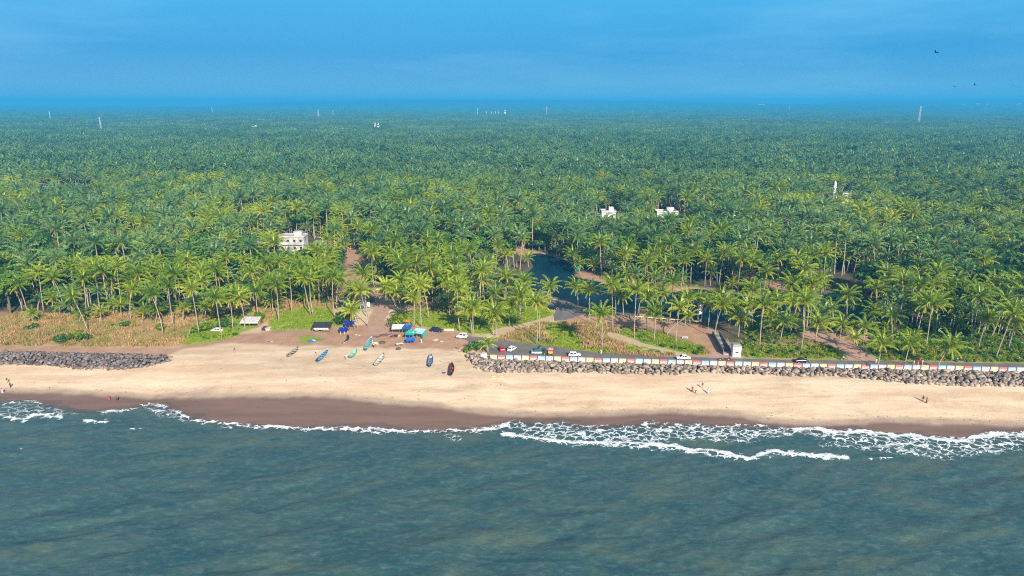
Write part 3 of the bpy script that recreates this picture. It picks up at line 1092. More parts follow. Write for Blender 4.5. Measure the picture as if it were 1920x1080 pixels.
# ------------------------------------------------------------------ where the grove may grow
KEEP_OUT = [
    [(985, 470), (1085, 495), (1085, 520), (1010, 515)], [(525, 445), (625, 450), (625, 492), (525, 490)], [(640, 478), (690, 478), (690, 545), (640, 545)], [(630, 545), (740, 535), (740, 600), (630, 600)],
    [(455, 462), (505, 462), (505, 500), (455, 500)], [(1000, 545), (1330, 600), (1330, 640), (1000, 610)], [(1120, 409), (1160, 409), (1160, 428), (1120, 428)], [(1225, 408), (1275, 408), (1275, 428), (1225, 428)],
    [(1545, 385), (1600, 383), (1600, 396), (1545, 398)], [(1410, 522), (1500, 535), (1490, 550), (1420, 545)], [(522, 470), (590, 470), (590, 514), (522, 514)], [(588, 480), (628, 480), (628, 505), (588, 505)], [(1540, 386), (1602, 386), (1602, 419), (1540, 419)], [(1112, 420), (1168, 420), (1168, 455), (1112, 455)], [(1216, 420), (1284, 420), (1284, 455), (1216, 455)],
    [(870, 470), (1000, 470), (1000, 500), (930, 490)], [(110, 535), (160, 535), (160, 560), (110, 560)], [(70, 370), (190, 368), (190, 392), (70, 392)], [(925, 505), (1000, 510), (1000, 560), (925, 545)],
    [(1690, 490), (1760, 490), (1760, 525), (1690, 525)], [(1360, 600), (1400, 600), (1400, 660), (1360, 660)], [(1540, 520), (1680, 520), (1680, 545), (1560, 545)],
]
LINEX, LINEY = [p[0] for p in FRONTLINE], [p[1] for p in FRONTLINE]


def allowed(x, y, z):
    px, py = project(x, y, z)
    ok = (py < np.interp(px, LINEX, LINEY)) & (y > 150)
    for P in KEEP_OUT: ok &= ~inpoly(px, py, P)
    for P in (POND, LAGOON):
        ok &= ~inpoly(x, y, P)
    d = linedist(x, y, POND + [POND[0]])
    ok &= d > 1.5
    return ok


def scatter(x0, x1, y0, y1, step, jit=.42):
    xs = np.arange(x0, x1, step); ys = np.arange(y0, y1, step)
    X, Y = np.meshgrid(xs, ys)
    X = X + (np.arange(len(ys)) % 2)[:, None] * step * .5
    x = (X + RNG.uniform(-jit, jit, X.shape) * step).ravel()
    y = (Y + RNG.uniform(-jit, jit, Y.shape) * step).ravel()
    return x, y


cx_, cy_ = scatter(-1700, 1700, 235, 1500, 6.6)
vis = np.abs(cx_) < .83 * cy_ + 45
cx_, cy_ = cx_[vis], cy_[vis]
cz_ = ground_z(cx_, cy_)
ok = allowed(cx_, cy_, cz_)
# natural gaps
ok &= ~((fbm(cx_ * .018, cy_ * .018 + 60) < .34) & (RNG.random(len(cx_)) < .7))
for tx, ty in TAKEN:
    ok &= np.hypot(cx_ - tx, cy_ - ty) > 4.0
cx_, cy_, cz_ = cx_[ok], cy_[ok], cz_[ok]
order = np.argsort(cy_ ** 2 + cx_ ** 2)
cx_, cy_, cz_ = cx_[order], cy_[order], cz_[order]
pxs, pys = project(cx_, cy_, cz_ + 12)
inview = (pxs > -10) & (pxs < 1930)
single = np.zeros(len(cx_), bool)
single[np.where(inview)[0][:300 - len(PALMS)]] = True
hgt = 10.5 + 4.5 * fbm(cx_ * .02 + 3, cy_ * .02) * 1.2 + RNG.uniform(-4.0, 4.5, len(cx_))
for i in np.where(single)[0]:
    h = float(hgt[i])
    zone_l = 'left' if pxs[i] < 640 else 'middle' if pxs[i] < 1280 else 'right'
    palm(cx_[i], cy_[i], cz_[i], random.uniform(-1.6, 1.2), random.uniform(-1, 1), h,
         f'coconut palm crowded into the near edge of the dense grove, {zone_l} third of the photo', f'coconut palms in the dense grove, {zone_l} third')


# ------------------------------------------------------------------ instanced masses (uncountable grove, scrub)
def stuff(name, label, cat, P, rot, scl, var, sources, mat_preview):
    me = np_mesh_points(name, P, {'scl': scl, 'var': var}, rot)
    o = link(name, me)
    tag(o, label, cat, kind='stuff')
    g = bpy.data.node_groups.new('plant_' + name, 'GeometryNodeTree')
    g.interface.new_socket('Geometry', in_out='INPUT', socket_type='NodeSocketGeometry')
    g.interface.new_socket('Geometry', in_out='OUTPUT', socket_type='NodeSocketGeometry')
    N, L = g.nodes, g.links
    gi, go = N.new('NodeGroupInput'), N.new('NodeGroupOutput')
    join = N.new('GeometryNodeJoinGeometry')
    for s in sources:
        oi = N.new('GeometryNodeObjectInfo')
        oi.inputs['Object'].default_value = s
        oi.inputs['As Instance'].default_value = False
        ti = N.new('GeometryNodeGeometryToInstance')
        L.new(oi.outputs['Geometry'], ti.inputs[0])
        L.new(ti.outputs[0], join.inputs[0])
    ip = N.new('GeometryNodeInstanceOnPoints')
    ip.inputs['Pick Instance'].default_value = True
    L.new(gi.outputs[0], ip.inputs['Points'])
    L.new(join.outputs[0], ip.inputs['Instance'])
    for nm, ty, sock in (('var', 'INT', 'Instance Index'), ('rot', 'FLOAT_VECTOR', 'Rotation'), ('scl', 'FLOAT', 'Scale')):
        a = N.new('GeometryNodeInputNamedAttribute')
        a.data_type = ty
        a.inputs['Name'].default_value = nm
        L.new(a.outputs['Attribute'], ip.inputs[sock])
    L.new(ip.outputs[0], go.inputs[0])
    md = o.modifiers.new('plant', 'NODES')
    md.node_group = g
    return o


def np_mesh_points(name, P, fl, rot):
    me = bpy.data.meshes.new(name)
    me.vertices.add(len(P))
    me.vertices.foreach_set('co', np.asarray(P, np.float32).ravel())
    me.attributes.new('scl', 'FLOAT', 'POINT').data.foreach_set('value', np.asarray(fl['scl'], np.float32))
    me.attributes.new('var', 'INT', 'POINT').data.foreach_set('value', np.asarray(fl['var'], np.int32))
    me.attributes.new('rot', 'FLOAT_VECTOR', 'POINT').data.foreach_set('vector', np.asarray(rot, np.float32).ravel())
    me.update()
    return me


def source(name, me):
    return bpy.data.objects.new(name, me)          # only a planting pattern: never linked to the scene


def merge(parts):
    V, F, L, mi, k = [], [], [], [], 0
    for v, f, l, m in parts:
        V.append(v); F.append(f + k); L.append(l); mi.append(np.full(len(f), m)); k += len(v)
    return np.concatenate(V), np.concatenate(F), np.concatenate(L), np.concatenate(mi)


def trunk_arrays(p0, p1, r, n=5):
    p0, p1 = np.array(p0, float), np.array(p1, float)
    V = []
    for q, rr in ((p0, r * 1.2), ((p0 + p1) / 2 + [.2, .1, 0], r), (p1, r * .65)):
        for k in range(n):
            w = 2 * PI * k / n
            V.append(q + [rr * math.cos(w), rr * math.sin(w), 0])
    F = []
    for i in range(2):
        for k in range(n):
            a, b = i * n + k, i * n + (k + 1) % n
            F += [(a, b, b + n), (a, b + n, a + n)]
    return np.array(V), np.array(F), np.zeros(len(V))


def palm_source(seed, nf, detail, h, mats, R=5.2):
    r = np.random.default_rng(seed)
    dx, dy = r.uniform(-1.2, 1.2, 2)
    v, f, l = crown_arrays(r, nf, detail, R, .05, (dx, dy, h))
    tv, tf, tl = trunk_arrays((0, 0, -.3), (dx, dy, h + .1), .2)
    V, F, L, mi = merge([(v, f, l, 0), (tv, tf, tl, 1)])
    me = np_mesh('palm_pattern', V, F, mats, {'leaf': L})
    me.polygons.foreach_set('material_index', mi.astype(np.int32))
    return source('palm_pattern', me)


def leafball(r, R, n, size, flat=.75, hollow=.55, lumps=7):
    """crown of many small leaf faces gathered in uneven clumps"""
    V, F, L = [], [], []
    cl = r.normal(0, 1, (lumps, 3))
    cl /= np.linalg.norm(cl, axis=1)[:, None]
    cl[:, 2] = np.abs(cl[:, 2]) * .8
    cl *= r.uniform(.35, .75, (lumps, 1)) * R
    cr = r.uniform(.38, .6, lumps) * R
    g = r.uniform(.05, .55, lumps)
    for i in range(n):
        k = r.integers(lumps)
        d = r.normal(0, 1, 3); d /= np.linalg.norm(d)
        p = cl[k] + d * cr[k] * r.uniform(hollow, 1.02)
        p[2] *= flat
        a = r.normal(0, 1, 3); a /= np.linalg.norm(a)
        b = np.cross(d + .4 * a, a); b /= np.linalg.norm(b) + 1e-6
        c = np.cross(b, d); c /= np.linalg.norm(c) + 1e-6
        s = size * r.uniform(.6, 1.3)
        q = len(V)
        V += [p - b * s * .5, p + c * s, p + b * s * .5, p - c * s]
        F += [(q, q + 1, q + 2), (q, q + 2, q + 3)]
        L += [np.clip(g[k] + r.uniform(-.12, .12), 0, .8)] * 4
    return np.array(V), np.array(F), np.array(L)


# near and middle grove: single palms

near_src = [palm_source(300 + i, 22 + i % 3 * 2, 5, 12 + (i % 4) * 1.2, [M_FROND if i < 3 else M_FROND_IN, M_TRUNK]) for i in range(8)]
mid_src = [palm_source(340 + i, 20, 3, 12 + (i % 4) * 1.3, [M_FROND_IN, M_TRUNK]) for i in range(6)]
def broad_source(seed, mat):
    r = np.random.default_rng(seed)
    v, f, l = leafball(r, 6.0, 420, .95, .7, .45, 11)
    tv, tf, tl = trunk_arrays((0, 0, -.3), (0, 0, 8), .4)
    V, F, L, mi = merge([(v + [0, 0, 9.5], f, l, 0), (tv, tf, tl, 1)])
    me = np_mesh('tree_pattern', V, F, [mat, M_BARK], {'leaf': L})
    me.polygons.foreach_set('material_index', mi.astype(np.int32))
    return source('tree_pattern', me)


near_src += [broad_source(1, M_LEAF), broad_source(2, M_LEAF)]
mid_src += [broad_source(3, M_LEAF), broad_source(4, M_LEAF)]
rest = ~single
# younger, shorter palms filling in under the tall ones
lx, ly = scatter(-420, 420, 232, 470, 6.4, .5)
lz = ground_z(lx, ly)
lk = allowed(lx, ly, lz) & (np.abs(lx) < .83 * ly + 40) & (RNG.random(len(lx)) < .8)
for tx_, ty_ in TAKEN: lk &= np.hypot(lx - tx_, ly - ty_) > 2.6
lx, ly, lz = lx[lk], ly[lk], lz[lk]
d2 = cy_
P = np.stack([cx_, cy_, cz_], 1)


def stand(name, label, sel, src, yellow):
    n = int(sel.sum())
    rot = np.stack([RNG.uniform(-.07, .07, n), RNG.uniform(-.07, .07, n), RNG.uniform(0, 6.283, n)], 1)
    sc = np.clip(hgt[sel] / 13.5, .62, 1.32)
    nv = len(src)
    nv -= 2
    var = RNG.integers(0, nv, n)
    if yellow:                                   # yellower palms towards the shore
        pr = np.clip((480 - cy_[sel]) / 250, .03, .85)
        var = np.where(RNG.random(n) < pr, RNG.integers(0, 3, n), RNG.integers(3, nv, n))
    clump = fbm(P[sel][:, 0] * .02 + 30, P[sel][:, 1] * .02) > .60
    odd = RNG.random(n) < np.where(clump, .45, .035)
    var = np.where(odd & (P[sel][:, 1] > 330), nv + RNG.integers(0, 2, n), var)
    return stuff(name, label, 'palm grove', P[sel], rot, sc, var, src, None)


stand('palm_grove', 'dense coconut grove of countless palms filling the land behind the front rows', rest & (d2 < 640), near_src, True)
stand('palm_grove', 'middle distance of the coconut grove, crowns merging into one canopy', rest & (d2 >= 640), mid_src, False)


short_src = [palm_source(380 + i, 19, 5, 4.0 + (i % 5) * 1.3, [M_FROND if i % 2 else M_FROND_IN, M_TRUNK], 4.9) for i in range(6)]
n = len(lx)
stuff('palm_grove', 'young short palms filling in under the tall front rows', 'palm grove', np.stack([lx, ly, lz], 1), np.stack([RNG.uniform(-.1, .1, n), RNG.uniform(-.1, .1, n), RNG.uniform(0, 6.28, n)], 1), RNG.uniform(.7, 1.15, n), RNG.integers(0, 6, n), short_src, None)


# far grove: tiles of canopy
def tile(seed, size=60.0, step=7.0):
    r = np.random.default_rng(seed)
    parts = []
    for i in range(int(size / step)):
        for j in range(int(size / step)):
            x = (i + .5 + r.uniform(-.4, .4)) * step - size / 2
            y = (j + .5 + r.uniform(-.4, .4)) * step - size / 2
            if r.random() < .07: continue
            h = r.uniform(10.5, 16.5)
            if r.random() < .035:
                v, f, l = leafball(r, 6.5, 120, 1.1)
                v = v + [x, y, h - 3]
                parts.append((v, f, l * .4, 0))
            else:
                v, f, l = crown_arrays(r, 12, 2, 4.9, .03, (x, y, h))
                parts.append((v, f, np.clip(l + r.uniform(-.22, .16), 0, 1), 0))
    V, F, L, mi = merge(parts)
    return source('canopy_pattern', np_mesh('canopy_pattern', V, F, [M_FROND_IN], {'leaf': L}))


tiles = [tile(500 + i) for i in range(5)]
tx, ty = scatter(-8200, 8200, 1530, 9300, 57, .06)
v_ = np.abs(tx) < .84 * ty + 150
tx, ty = tx[v_], ty[v_]
tz = ground_z(tx, ty)
n = len(tx)
stuff('palm_grove', 'far coconut grove fading into blue haze at the horizon', 'palm grove', np.stack([tx, ty, tz + 2.5 * (fbm(tx * .003, ty * .003) - .5) * 2], 1),
      np.stack([np.zeros(n), np.zeros(n), RNG.integers(0, 4, n) * PI / 2 + RNG.uniform(-.1, .1, n)], 1), 1 + .25 * (fbm(tx * .004 + 5, ty * .004) - .4) + RNG.uniform(0, .1, n), RNG.integers(0, 5, n), tiles, None)


# low growth between the trunks, dry scrub, grass tufts
def tuft(seed, n, h, spread, mat, lo=.1, hi=.7, w=.07):
    r = np.random.default_rng(seed)
    V, F, L = [], [], []
    for i in range(n):
        a = r.uniform(0, 6.283)
        p = np.array([r.normal(0, spread), r.normal(0, spread), -.05])
        d = np.array([math.cos(a), math.sin(a), 0]) * r.uniform(.1, .6) * h
        s = np.array([-math.sin(a), math.cos(a), 0]) * w * r.uniform(.6, 1.6)
        hh = h * r.uniform(.5, 1.1)
        q = len(V)
        V += [p - s, p + s, p + d * .5 + [0, 0, hh * .7] + s * .8, p + d + [0, 0, hh]]
        F += [(q, q + 1, q + 2), (q, q + 2, q + 3)]
        L += [r.uniform(lo, hi)] * 4
    return source('tuft_pattern', np_mesh('tuft_pattern', np.array(V), np.array(F), [mat], {'leaf': np.array(L)}))


def bush_source(seed, R, n, size, mat, flat=.7):
    r = np.random.default_rng(seed)
    v, f, l = leafball(r, R, n, size, flat, .5, 6)
    v = v + [0, 0, R * .25]
    return source('bush_pattern', np_mesh('bush_pattern', v, f, [mat], {'leaf': l}))


def plant_zone(name, label, cat, polys, step, src, smin, smax, keep=1.0, thresh=None, skip=()):
    x0, y0 = [], []
    for P_ in polys:
        g = np.array([gp(*p, z=LAND)[:2] for p in P_])
        x, y = scatter(g[:, 0].min(), g[:, 0].max(), g[:, 1].min(), g[:, 1].max(), step, .5)
        i = inpoly(x, y, [tuple(q) for q in g])
        x0.append(x[i]); y0.append(y[i])
    x, y = np.concatenate(x0), np.concatenate(y0)
    k = RNG.random(len(x)) < keep
    if thresh: k &= fbm(x * .12 + 9, y * .12) > thresh
    qx, qy = project(x, y, np.full_like(x, 3.0))
    for P_ in skip: k &= ~inpoly(qx, qy, P_)
    for P_ in BARE: k &= ~inpoly(qx, qy, P_)
    for P_ in (POND, LAGOON): k &= ~inpoly(x, y, P_)
    x, y = x[k], y[k]
    n = len(x)
    z = ground_z(x, y)
    return stuff(name, label, cat, np.stack([x, y, z], 1), np.stack([RNG.uniform(-.15, .15, n), RNG.uniform(-.15, .15, n), RNG.uniform(0, 6.28, n)], 1), RNG.uniform(smin, smax, n), RNG.integers(0, len(src), n), src, None)


BARE = [road_px, bend_px, [(700, 540), (722, 540), (734, 570), (728, 592), (740, 612), (735, 625), (688, 628), (688, 606), (704, 575)], [(920, 620), (1000, 602), (1040, 590), (1046, 597), (965, 617), (925, 630)],
        [(1130, 622), (1150, 622), (1290, 664), (1280, 668), (1150, 638)], [(1505, 622), (1545, 626), (1630, 664), (1648, 677), (1590, 677), (1545, 642), (1505, 632)], [(1318, 612), (1345, 620), (1392, 640), (1392, 672), (1325, 671), (1330, 635)],
        [(452, 606), (512, 604), (512, 625), (452, 628)], [(1060, 562), (1320, 610), (1320, 628), (1100, 605), (1040, 592)]]
dry = [tuft(700 + i, 60, 1.0, .55, M_DRY) for i in range(4)]
green = [tuft(720 + i, 46, .55, .5, M_LEAF_BRIGHT, .3, .75) for i in range(3)]
bushes = [bush_source(740 + i, 1.2, 150, .34, M_LEAF) for i in range(3)]
brights = [bush_source(760 + i, 1.0, 130, .30, M_LEAF_BRIGHT) for i in range(3)]
plant_zone('dry_scrub', 'dry straw coloured scrub on the bank behind the rocks and along the road', 'scrub', [SCRUB[0], SCRUB[1], SCRUB[2], SCRUB[3]], 1.25, dry, .35, 1.5, .95, .36, GRASS)
plant_zone('dry_scrub', 'mixed olive scrub and straw on the slope above the striped wall', 'scrub', [SCRUB[4], SCRUB[5]], 1.5, dry[:2] + brights[:2] + bushes[:1], .35, .9, .8)
plant_zone('grass', 'bright green grass tufts on the plots among the front palms', 'grass', GRASS[:11], 1.1, green, .5, 1.2, .8)
plant_zone('undergrowth', 'low green bushes dotted through scrub and grass', 'undergrowth', [SCRUB[0], SCRUB[2], GRASS[6], GRASS[4], GRASS[2]], 3.2, bushes + brights, .35, 1.1, .6, .47)
plant_zone('undergrowth', 'green weedy growth on the right-hand slope', 'undergrowth', [GRASS[8], GRASS[9], GRASS[7], [(1640, 600), (1920, 620), (1960, 660), (1650, 655)], [(1390, 604), (1500, 604), (1512, 632), (1450, 642), (1390, 648)], [(1540, 605), (1650, 610), (1650, 640), (1560, 622)]], 1.7, bushes[:1] + brights, .4, 1.1, .85, .34)
# thicket inside the grove
ux, uy = scatter(-420, 420, 235, 620, 5.2)
uz = ground_z(ux, uy)
k = allowed(ux, uy, uz) & (fbm(ux * .05, uy * .05 + 20) > .50) & (np.abs(ux) < .83 * uy + 40)
ux, uy, uz = ux[k], uy[k], uz[k]
n = len(ux)
stuff('undergrowth', 'shaded thicket of shrubs and saplings on the grove floor', 'undergrowth', np.stack([ux, uy, uz], 1), np.stack([np.zeros(n), np.zeros(n), RNG.uniform(0, 6.28, n)], 1), RNG.uniform(.6, 1.9, n), RNG.integers(0, len(bushes), n), bushes, None)


# ------------------------------------------------------------------ broad trees and bushes one can point to
def broad_tree(px, py, R, h, label, mat=None, flat=.6, n=900, size=.9, name='broadleaf_tree', group=None):
    b = gp(px, py)
    r = np.random.default_rng(int(px * 7 + py))
    root = empty(name, b, 0, label, 'tree', group)
    t = MB()
    t.tube([(0, 0, -.3), (.2, .1, h * .4), (.1, .3, h * .75)], [.5, .38, .25], 8)
    for q in range(6):
        a = q * 1.05 + r.uniform(-.3, .3)
        t.tube([(.2, .1, h * .4), (R * .3 * math.cos(a), R * .3 * math.sin(a), h * .66), (R * .62 * math.cos(a), R * .62 * math.sin(a), h * .86)], [.24, .15, .05], 6)
    t.build('trunk', M_BARK, root, True)
    v, f, l = leafball(r, R, n, size, flat, .45, 13)
    link('crown', np_mesh('tree_crown', v + [0, 0, h * .78], f, [mat or M_LEAF], {'leaf': l}), root)
    return root


broad_tree(500, 392, 10, 15, 'broad dark green tree rising left of centre in the grove', n=2400, size=.8)
broad_tree(545, 386, 8, 14, 'rounded dark tree just right of the broadest dark tree in the grove', n=1700, size=.8)
broad_tree(785, 386, 7, 13, 'dark green tree alone among pale palms near the centre', n=1500)
broad_tree(1715, 488, 9, 14, 'dark shaded tree inland of the leaning palms at far right', n=1800)
broad_tree(130, 390, 21, 12, 'wide brownish spreading tree beside the small orange roofed hut', M_BROWNCROWN, .30, 4200, .75)
broad_tree(1330, 398, 8, 14, 'dark green tree right of the white-walled houses in the grove', n=1500)
broad_tree(215, 345, 9, 15, 'dark tree standing in a gap of the grove far left', n=1300)
broad_tree(1010, 478, 4.5, 6, 'low bushy tree by the blue sheet on the pond bank', n=800, size=.6)


def shrub(px, py, R, label, mat, n=420, size=.36, flat=.7):
    b = gp(px, py)
    r = np.random.default_rng(int(px * 3 + py))
    root = empty('shrub', b, 0, label, 'shrub')
    t = MB()
    for q in range(5):
        a = q * 1.26
        t.tube([(0, 0, -.1), (R * .4 * math.cos(a), R * .4 * math.sin(a), R * .6)], [.07, .03], 5)
    t.build('stem', M_BARK, root)
    v, f, l = leafball(r, R, n, size, flat, .45, 9)
    link('foliage', np_mesh('shrub_foliage', v + [0, 0, R * .42], f, [mat], {'leaf': l}), root)


shrub(648, 607, 5.0, 'large dark green shrub behind the blue tarp shelters', M_LEAF, 1100)
shrub(741, 611, 4.6, 'large bright green shrub hanging over the white market canopy', M_LEAF_BRIGHT, 1000)
shrub(486, 604, 3.6, 'bright green shrub behind the zinc-roofed shed', M_LEAF_BRIGHT, 700)
shrub(385, 622, 3.4, 'bright green shrub beside the half-hidden white car', M_LEAF_BRIGHT, 600)
shrub(417, 614, 3.0, 'green shrub behind the roof of the half-hidden white car', M_LEAF, 500)
shrub(893, 658, 3.6, 'dark green shrub at the left end of the rock armour', M_LEAF, 700)
shrub(878, 660, 2.2, 'low olive shrub on sand at the very end of the rock armour', M_LEAF_BRIGHT, 400, flat=.5)
shrub(120, 643, 4.0, 'grey green shrub on the path above the left rock bank', M_LEAF, 600, flat=.45)
shrub(145, 628, 2.4, 'small olive shrub among straw above the left rock bank', M_LEAF_BRIGHT, 320, flat=.5)
shrub(300, 618, 2.6, 'olive shrub on the straw slope beneath the left front palms', M_LEAF_BRIGHT, 340, flat=.5)
shrub(60, 618, 2.6, 'low olive shrub on the straw slope near the left edge', M_LEAF, 340, flat=.5)
shrub(235, 612, 2.2, 'small green shrub on the straw slope under leaning palms', M_LEAF, 300, flat=.55)
shrub(160, 640, 3.2, 'smaller grey green shrub right of the other on the left bank', M_LEAF, 450, flat=.5)

# ------------------------------------------------------------------ armour rocks
def rock_mesh(seed):
    r = np.random.default_rng(seed)
    bm = bmesh.new()
    p = r.normal(0, 1, (16, 3))
    p /= np.linalg.norm(p, axis=1)[:, None]
    p = p * r.uniform(.75, 1.1, (16, 1)) * [.62, .5, .42]
    for q in p: bm.verts.new(q)
    res = bmesh.ops.convex_hull(bm, input=bm.verts[:])
    for g in res['geom_interior']:
        if isinstance(g, bmesh.types.BMVert) and g.is_valid: bm.verts.remove(g)
    bmesh.ops.triangulate(bm, faces=bm.faces[:])
    V = np.array([v.co[:] for v in bm.verts]); bm.verts.index_update()
    F = np.array([[v.index for v in f.verts] for f in bm.faces])
    bm.free()
    return V, F


ROCKS = [rock_mesh(40 + i) for i in range(14)]


def rot_mats(r, n):
    a, b, c = r.uniform(0, 6.28, n), r.uniform(-.6, .6, n), r.uniform(-.6, .6, n)
    out = []
    for i in range(n):
        out.append(np.array((Matrix.Rotation(a[i], 3, 'Z') @ Matrix.Rotation(b[i], 3, 'X') @ Matrix.Rotation(c[i], 3, 'Y'))))
    return out


def rock_bank(top, bot, heap, step, smin, smax, mat, label_one, group, label_rest, n_single, seed):
    r = np.random.default_rng(seed)
    topg = [gp(*p, z=LAND) for p in top]
    botg = [gp(*p) for p in bot]
    tx = np.array([p[0] for p in topg]); tyy = np.array([p[1] for p in topg])
    bx = np.array([p[0] for p in botg]); by = np.array([p[1] for p in botg])
    rocks = []
    x = min(tx.min(), bx.min())
    while x < max(tx.max(), bx.max()):
        y1 = np.interp(x, bx, by); y2 = np.interp(x, tx, tyy)
        L = y2 - y1
        k = max(1, int(L / step))
        for layer in range(2):
            for i in range(k + 1):
                t = (i + r.uniform(-.4, .4)) / max(k, 1)
                if r.random() < .1: continue
                xx = x + r.uniform(-.5, .5) * step
                yy = y1 + L * t
                zg = float(ground_z(np.array([xx]), np.array([yy]))[0])
                prof = heap(min(max(t, 0), 1))
                z = zg + (prof * (1 if layer else .4)) + r.uniform(-.12, .12)
                if layer and prof < .3: continue
                rocks.append((xx, yy, z, r.uniform(smin, smax) * (1.0 if r.random() > .12 else 1.35)))
        x += step * r.uniform(.75, 1.05)
    size = [s * pxm(y, z) for _, y, z, s in rocks]
    order = np.argsort(size)[::-1]
    mats = rot_mats(r, len(rocks))
    big = order[:n_single]
    meshes = []
    for V, F in ROCKS:
        meshes.append(np_mesh('boulder', V, F, [mat], {'shade': np.full(len(V), r.random())}))
    for i in big:
        xx, yy, z, s = rocks[i]
        o = link('boulder', meshes[r.integers(len(meshes))])
        o.location = (xx, yy, z)
        o.rotation_euler = Matrix(mats[i].tolist()).to_euler()
        o.scale = (s, s, s)
        tag(o, label_one, 'boulder', group)
    VV, FF, SS, k = [], [], [], 0
    for i in order[n_single:]:
        xx, yy, z, s = rocks[i]
        V, F = ROCKS[r.integers(len(ROCKS))]
        W = (V * s) @ mats[i].T + [xx, yy, z]
        VV.append(W); FF.append(F + k); SS.append(np.full(len(V), r.random())); k += len(V)
    o = link('rock_armour', np_mesh('rock_armour', np.concatenate(VV), np.concatenate(FF), [mat], {'shade': np.concatenate(SS)}))
    tag(o, label_rest, 'rock armour', kind='stuff')


LTOP = [(-60, 663), (0, 663), (60, 662), (150, 664), (230, 666), (310, 670), (322, 674)]
LBOT = [(-60, 682), (0, 683), (60, 684), (110, 686), (150, 691), (220, 692), (262, 691), (300, 682), (322, 676)]
RTOP = [(882, 664), (900, 668), (920, 676.5), (1000, 678.5), (1100, 682.5), (1240, 685.5), (1400, 690), (1540, 692.5), (1640, 694), (1760, 696), (1920, 700), (2080, 704.5)]
RBOT = [(882, 676), (890, 690), (920, 697), (1000, 697), (1150, 699), (1240, 702), (1320, 697), (1400, 700), (1500, 705), (1560, 703), (1640, 711), (1700, 718), (1800, 722), (1920, 724), (2080, 728)]
rock_bank(LTOP, LBOT, lambda t: .1 + 1.25 * math.sin(PI * min(1, t * .9 + .08)) ** .8, 1.12, .7, 1.6, M_ROCK_DARK, 'dark grey boulder in the long rock bank on the sand at far left', 'boulders of the left rock bank',
          'rest of the dark grey rock bank lying on the sand at far left', 110, 5)
rock_bank(RTOP, RBOT, lambda t: .12 + .62 * math.sin(PI * min(1, .1 + t * .85)), 1.15, .75, 1.8, M_ROCK, 'pale grey boulder in the rock armour at the foot of the striped wall', 'boulders below the striped wall',
          'rest of the pale grey rock armour below the striped wall', 190, 6)
# weeds over a stretch of the armour
plant_zone('creeper', 'green creeper spread over the rock armour below the striped wall', 'creeper', [[(1085, 683), (1165, 682), (1160, 692), (1120, 695), (1080, 692)]], 1.2, brights, .5, .9, .8)

# ------------------------------------------------------------------ striped sea wall
WALL_PX = [(918, 672.5), (1000, 674.5), (1065, 676.5), (1130, 679), (1240, 681.5), (1320, 684), (1400, 686), (1500, 689), (1600, 691), (1700, 692), (1780, 693.5), (1835, 695), (1920, 697), (2080, 701.5)]
WP = [gp(*p, z=LAND) for p in WALL_PX]
seg = [0]
for a, b in zip(WP[:-1], WP[1:]): seg.append(seg[-1] + math.hypot(b[0] - a[0], b[1] - a[1]))


def wall_at(s):
    x = np.interp(s, seg, [p[0] for p in WP]); y = np.interp(s, seg, [p[1] for p in WP])
    return float(x), float(y)


root = empty('sea_wall', (WP[0][0], WP[0][1], LAND), 0, 'long low sea wall painted in red, blue, white and cream panels', 'wall')
PAINT = {'red': ((.56, .17, .17), (.64, .43, .41)), 'blue': ((.30, .47, .60), (.50, .61, .68)), 'white': ((.46, .52, .57), (.62, .63, .65)), 'cream': ((.62, .50, .28), (.66, .57, .42)), 'aqua': ((.30, .56, .55), (.50, .65, .63))}
MP = {k: (plain('wall_band_' + k, v[0], .7, .25, 1.2), plain('wall_panel_' + k, v[1], .75, .16, 1.2)) for k, v in PAINT.items()}
M_JOINT = plain('wall_joint_concrete', (.13, .10, .09), .9, .3, 3)
cyc = ['cream', 'red', 'blue', 'white']
s, k, PW, WH, WT = 0.0, 0, 2.62, 1.36, .46
ox, oy = WP[0][0], WP[0][1]
while s + PW < seg[-1] and k < 96:
    x1, y1 = wall_at(s); x2, y2 = wall_at(s + PW)
    a = math.atan2(y2 - y1, x2 - x1)
    cxw, cyw = (x1 + x2) / 2 - ox, (y1 + y2) / 2 - oy
    c = cyc[k % 4]
    if c == 'blue' and k % 3 == 0: c = 'aqua'
    dz = random.uniform(-.04, .05)
    p = MB().box((cxw, cyw, WH * .31 - .2 + dz), (PW - .36, WT, WH * .62 + .4), a).build('wall_panel', MP[c][1], root)
    MB().box((cxw, cyw, WH * .62 + WH * .19 + dz + .0), (PW - .36, WT + .05, WH * .38), a).build('painted_band', MP[c][0], p)
    MB().box((x2 - ox, y2 - oy, WH * .46), (.36, WT + .1, WH * .98), a).build('joint_post', M_JOINT, root)
    s += PW
    k += 1
# end pier of the wall
xe, ye = wall_at(0)
pr = empty('wall_pier', (xe - 1.9, ye + .3, LAND), 0, 'stained white concrete pier closing the left end of the striped wall', 'pier')
MB().box((0, 0, .7), (2.0, 1.4, 2.0)).build('base', M_WHITE, pr)
MB().box((0, 0, 1.98), (1.3, .9, .55), top=(.7, .7)).build('cap', M_CONC, pr)


# ------------------------------------------------------------------ boats drawn up on the sand
def paint(name, c, **k): return plain('paint_' + name, c, .5, .3, 1.5, **k)


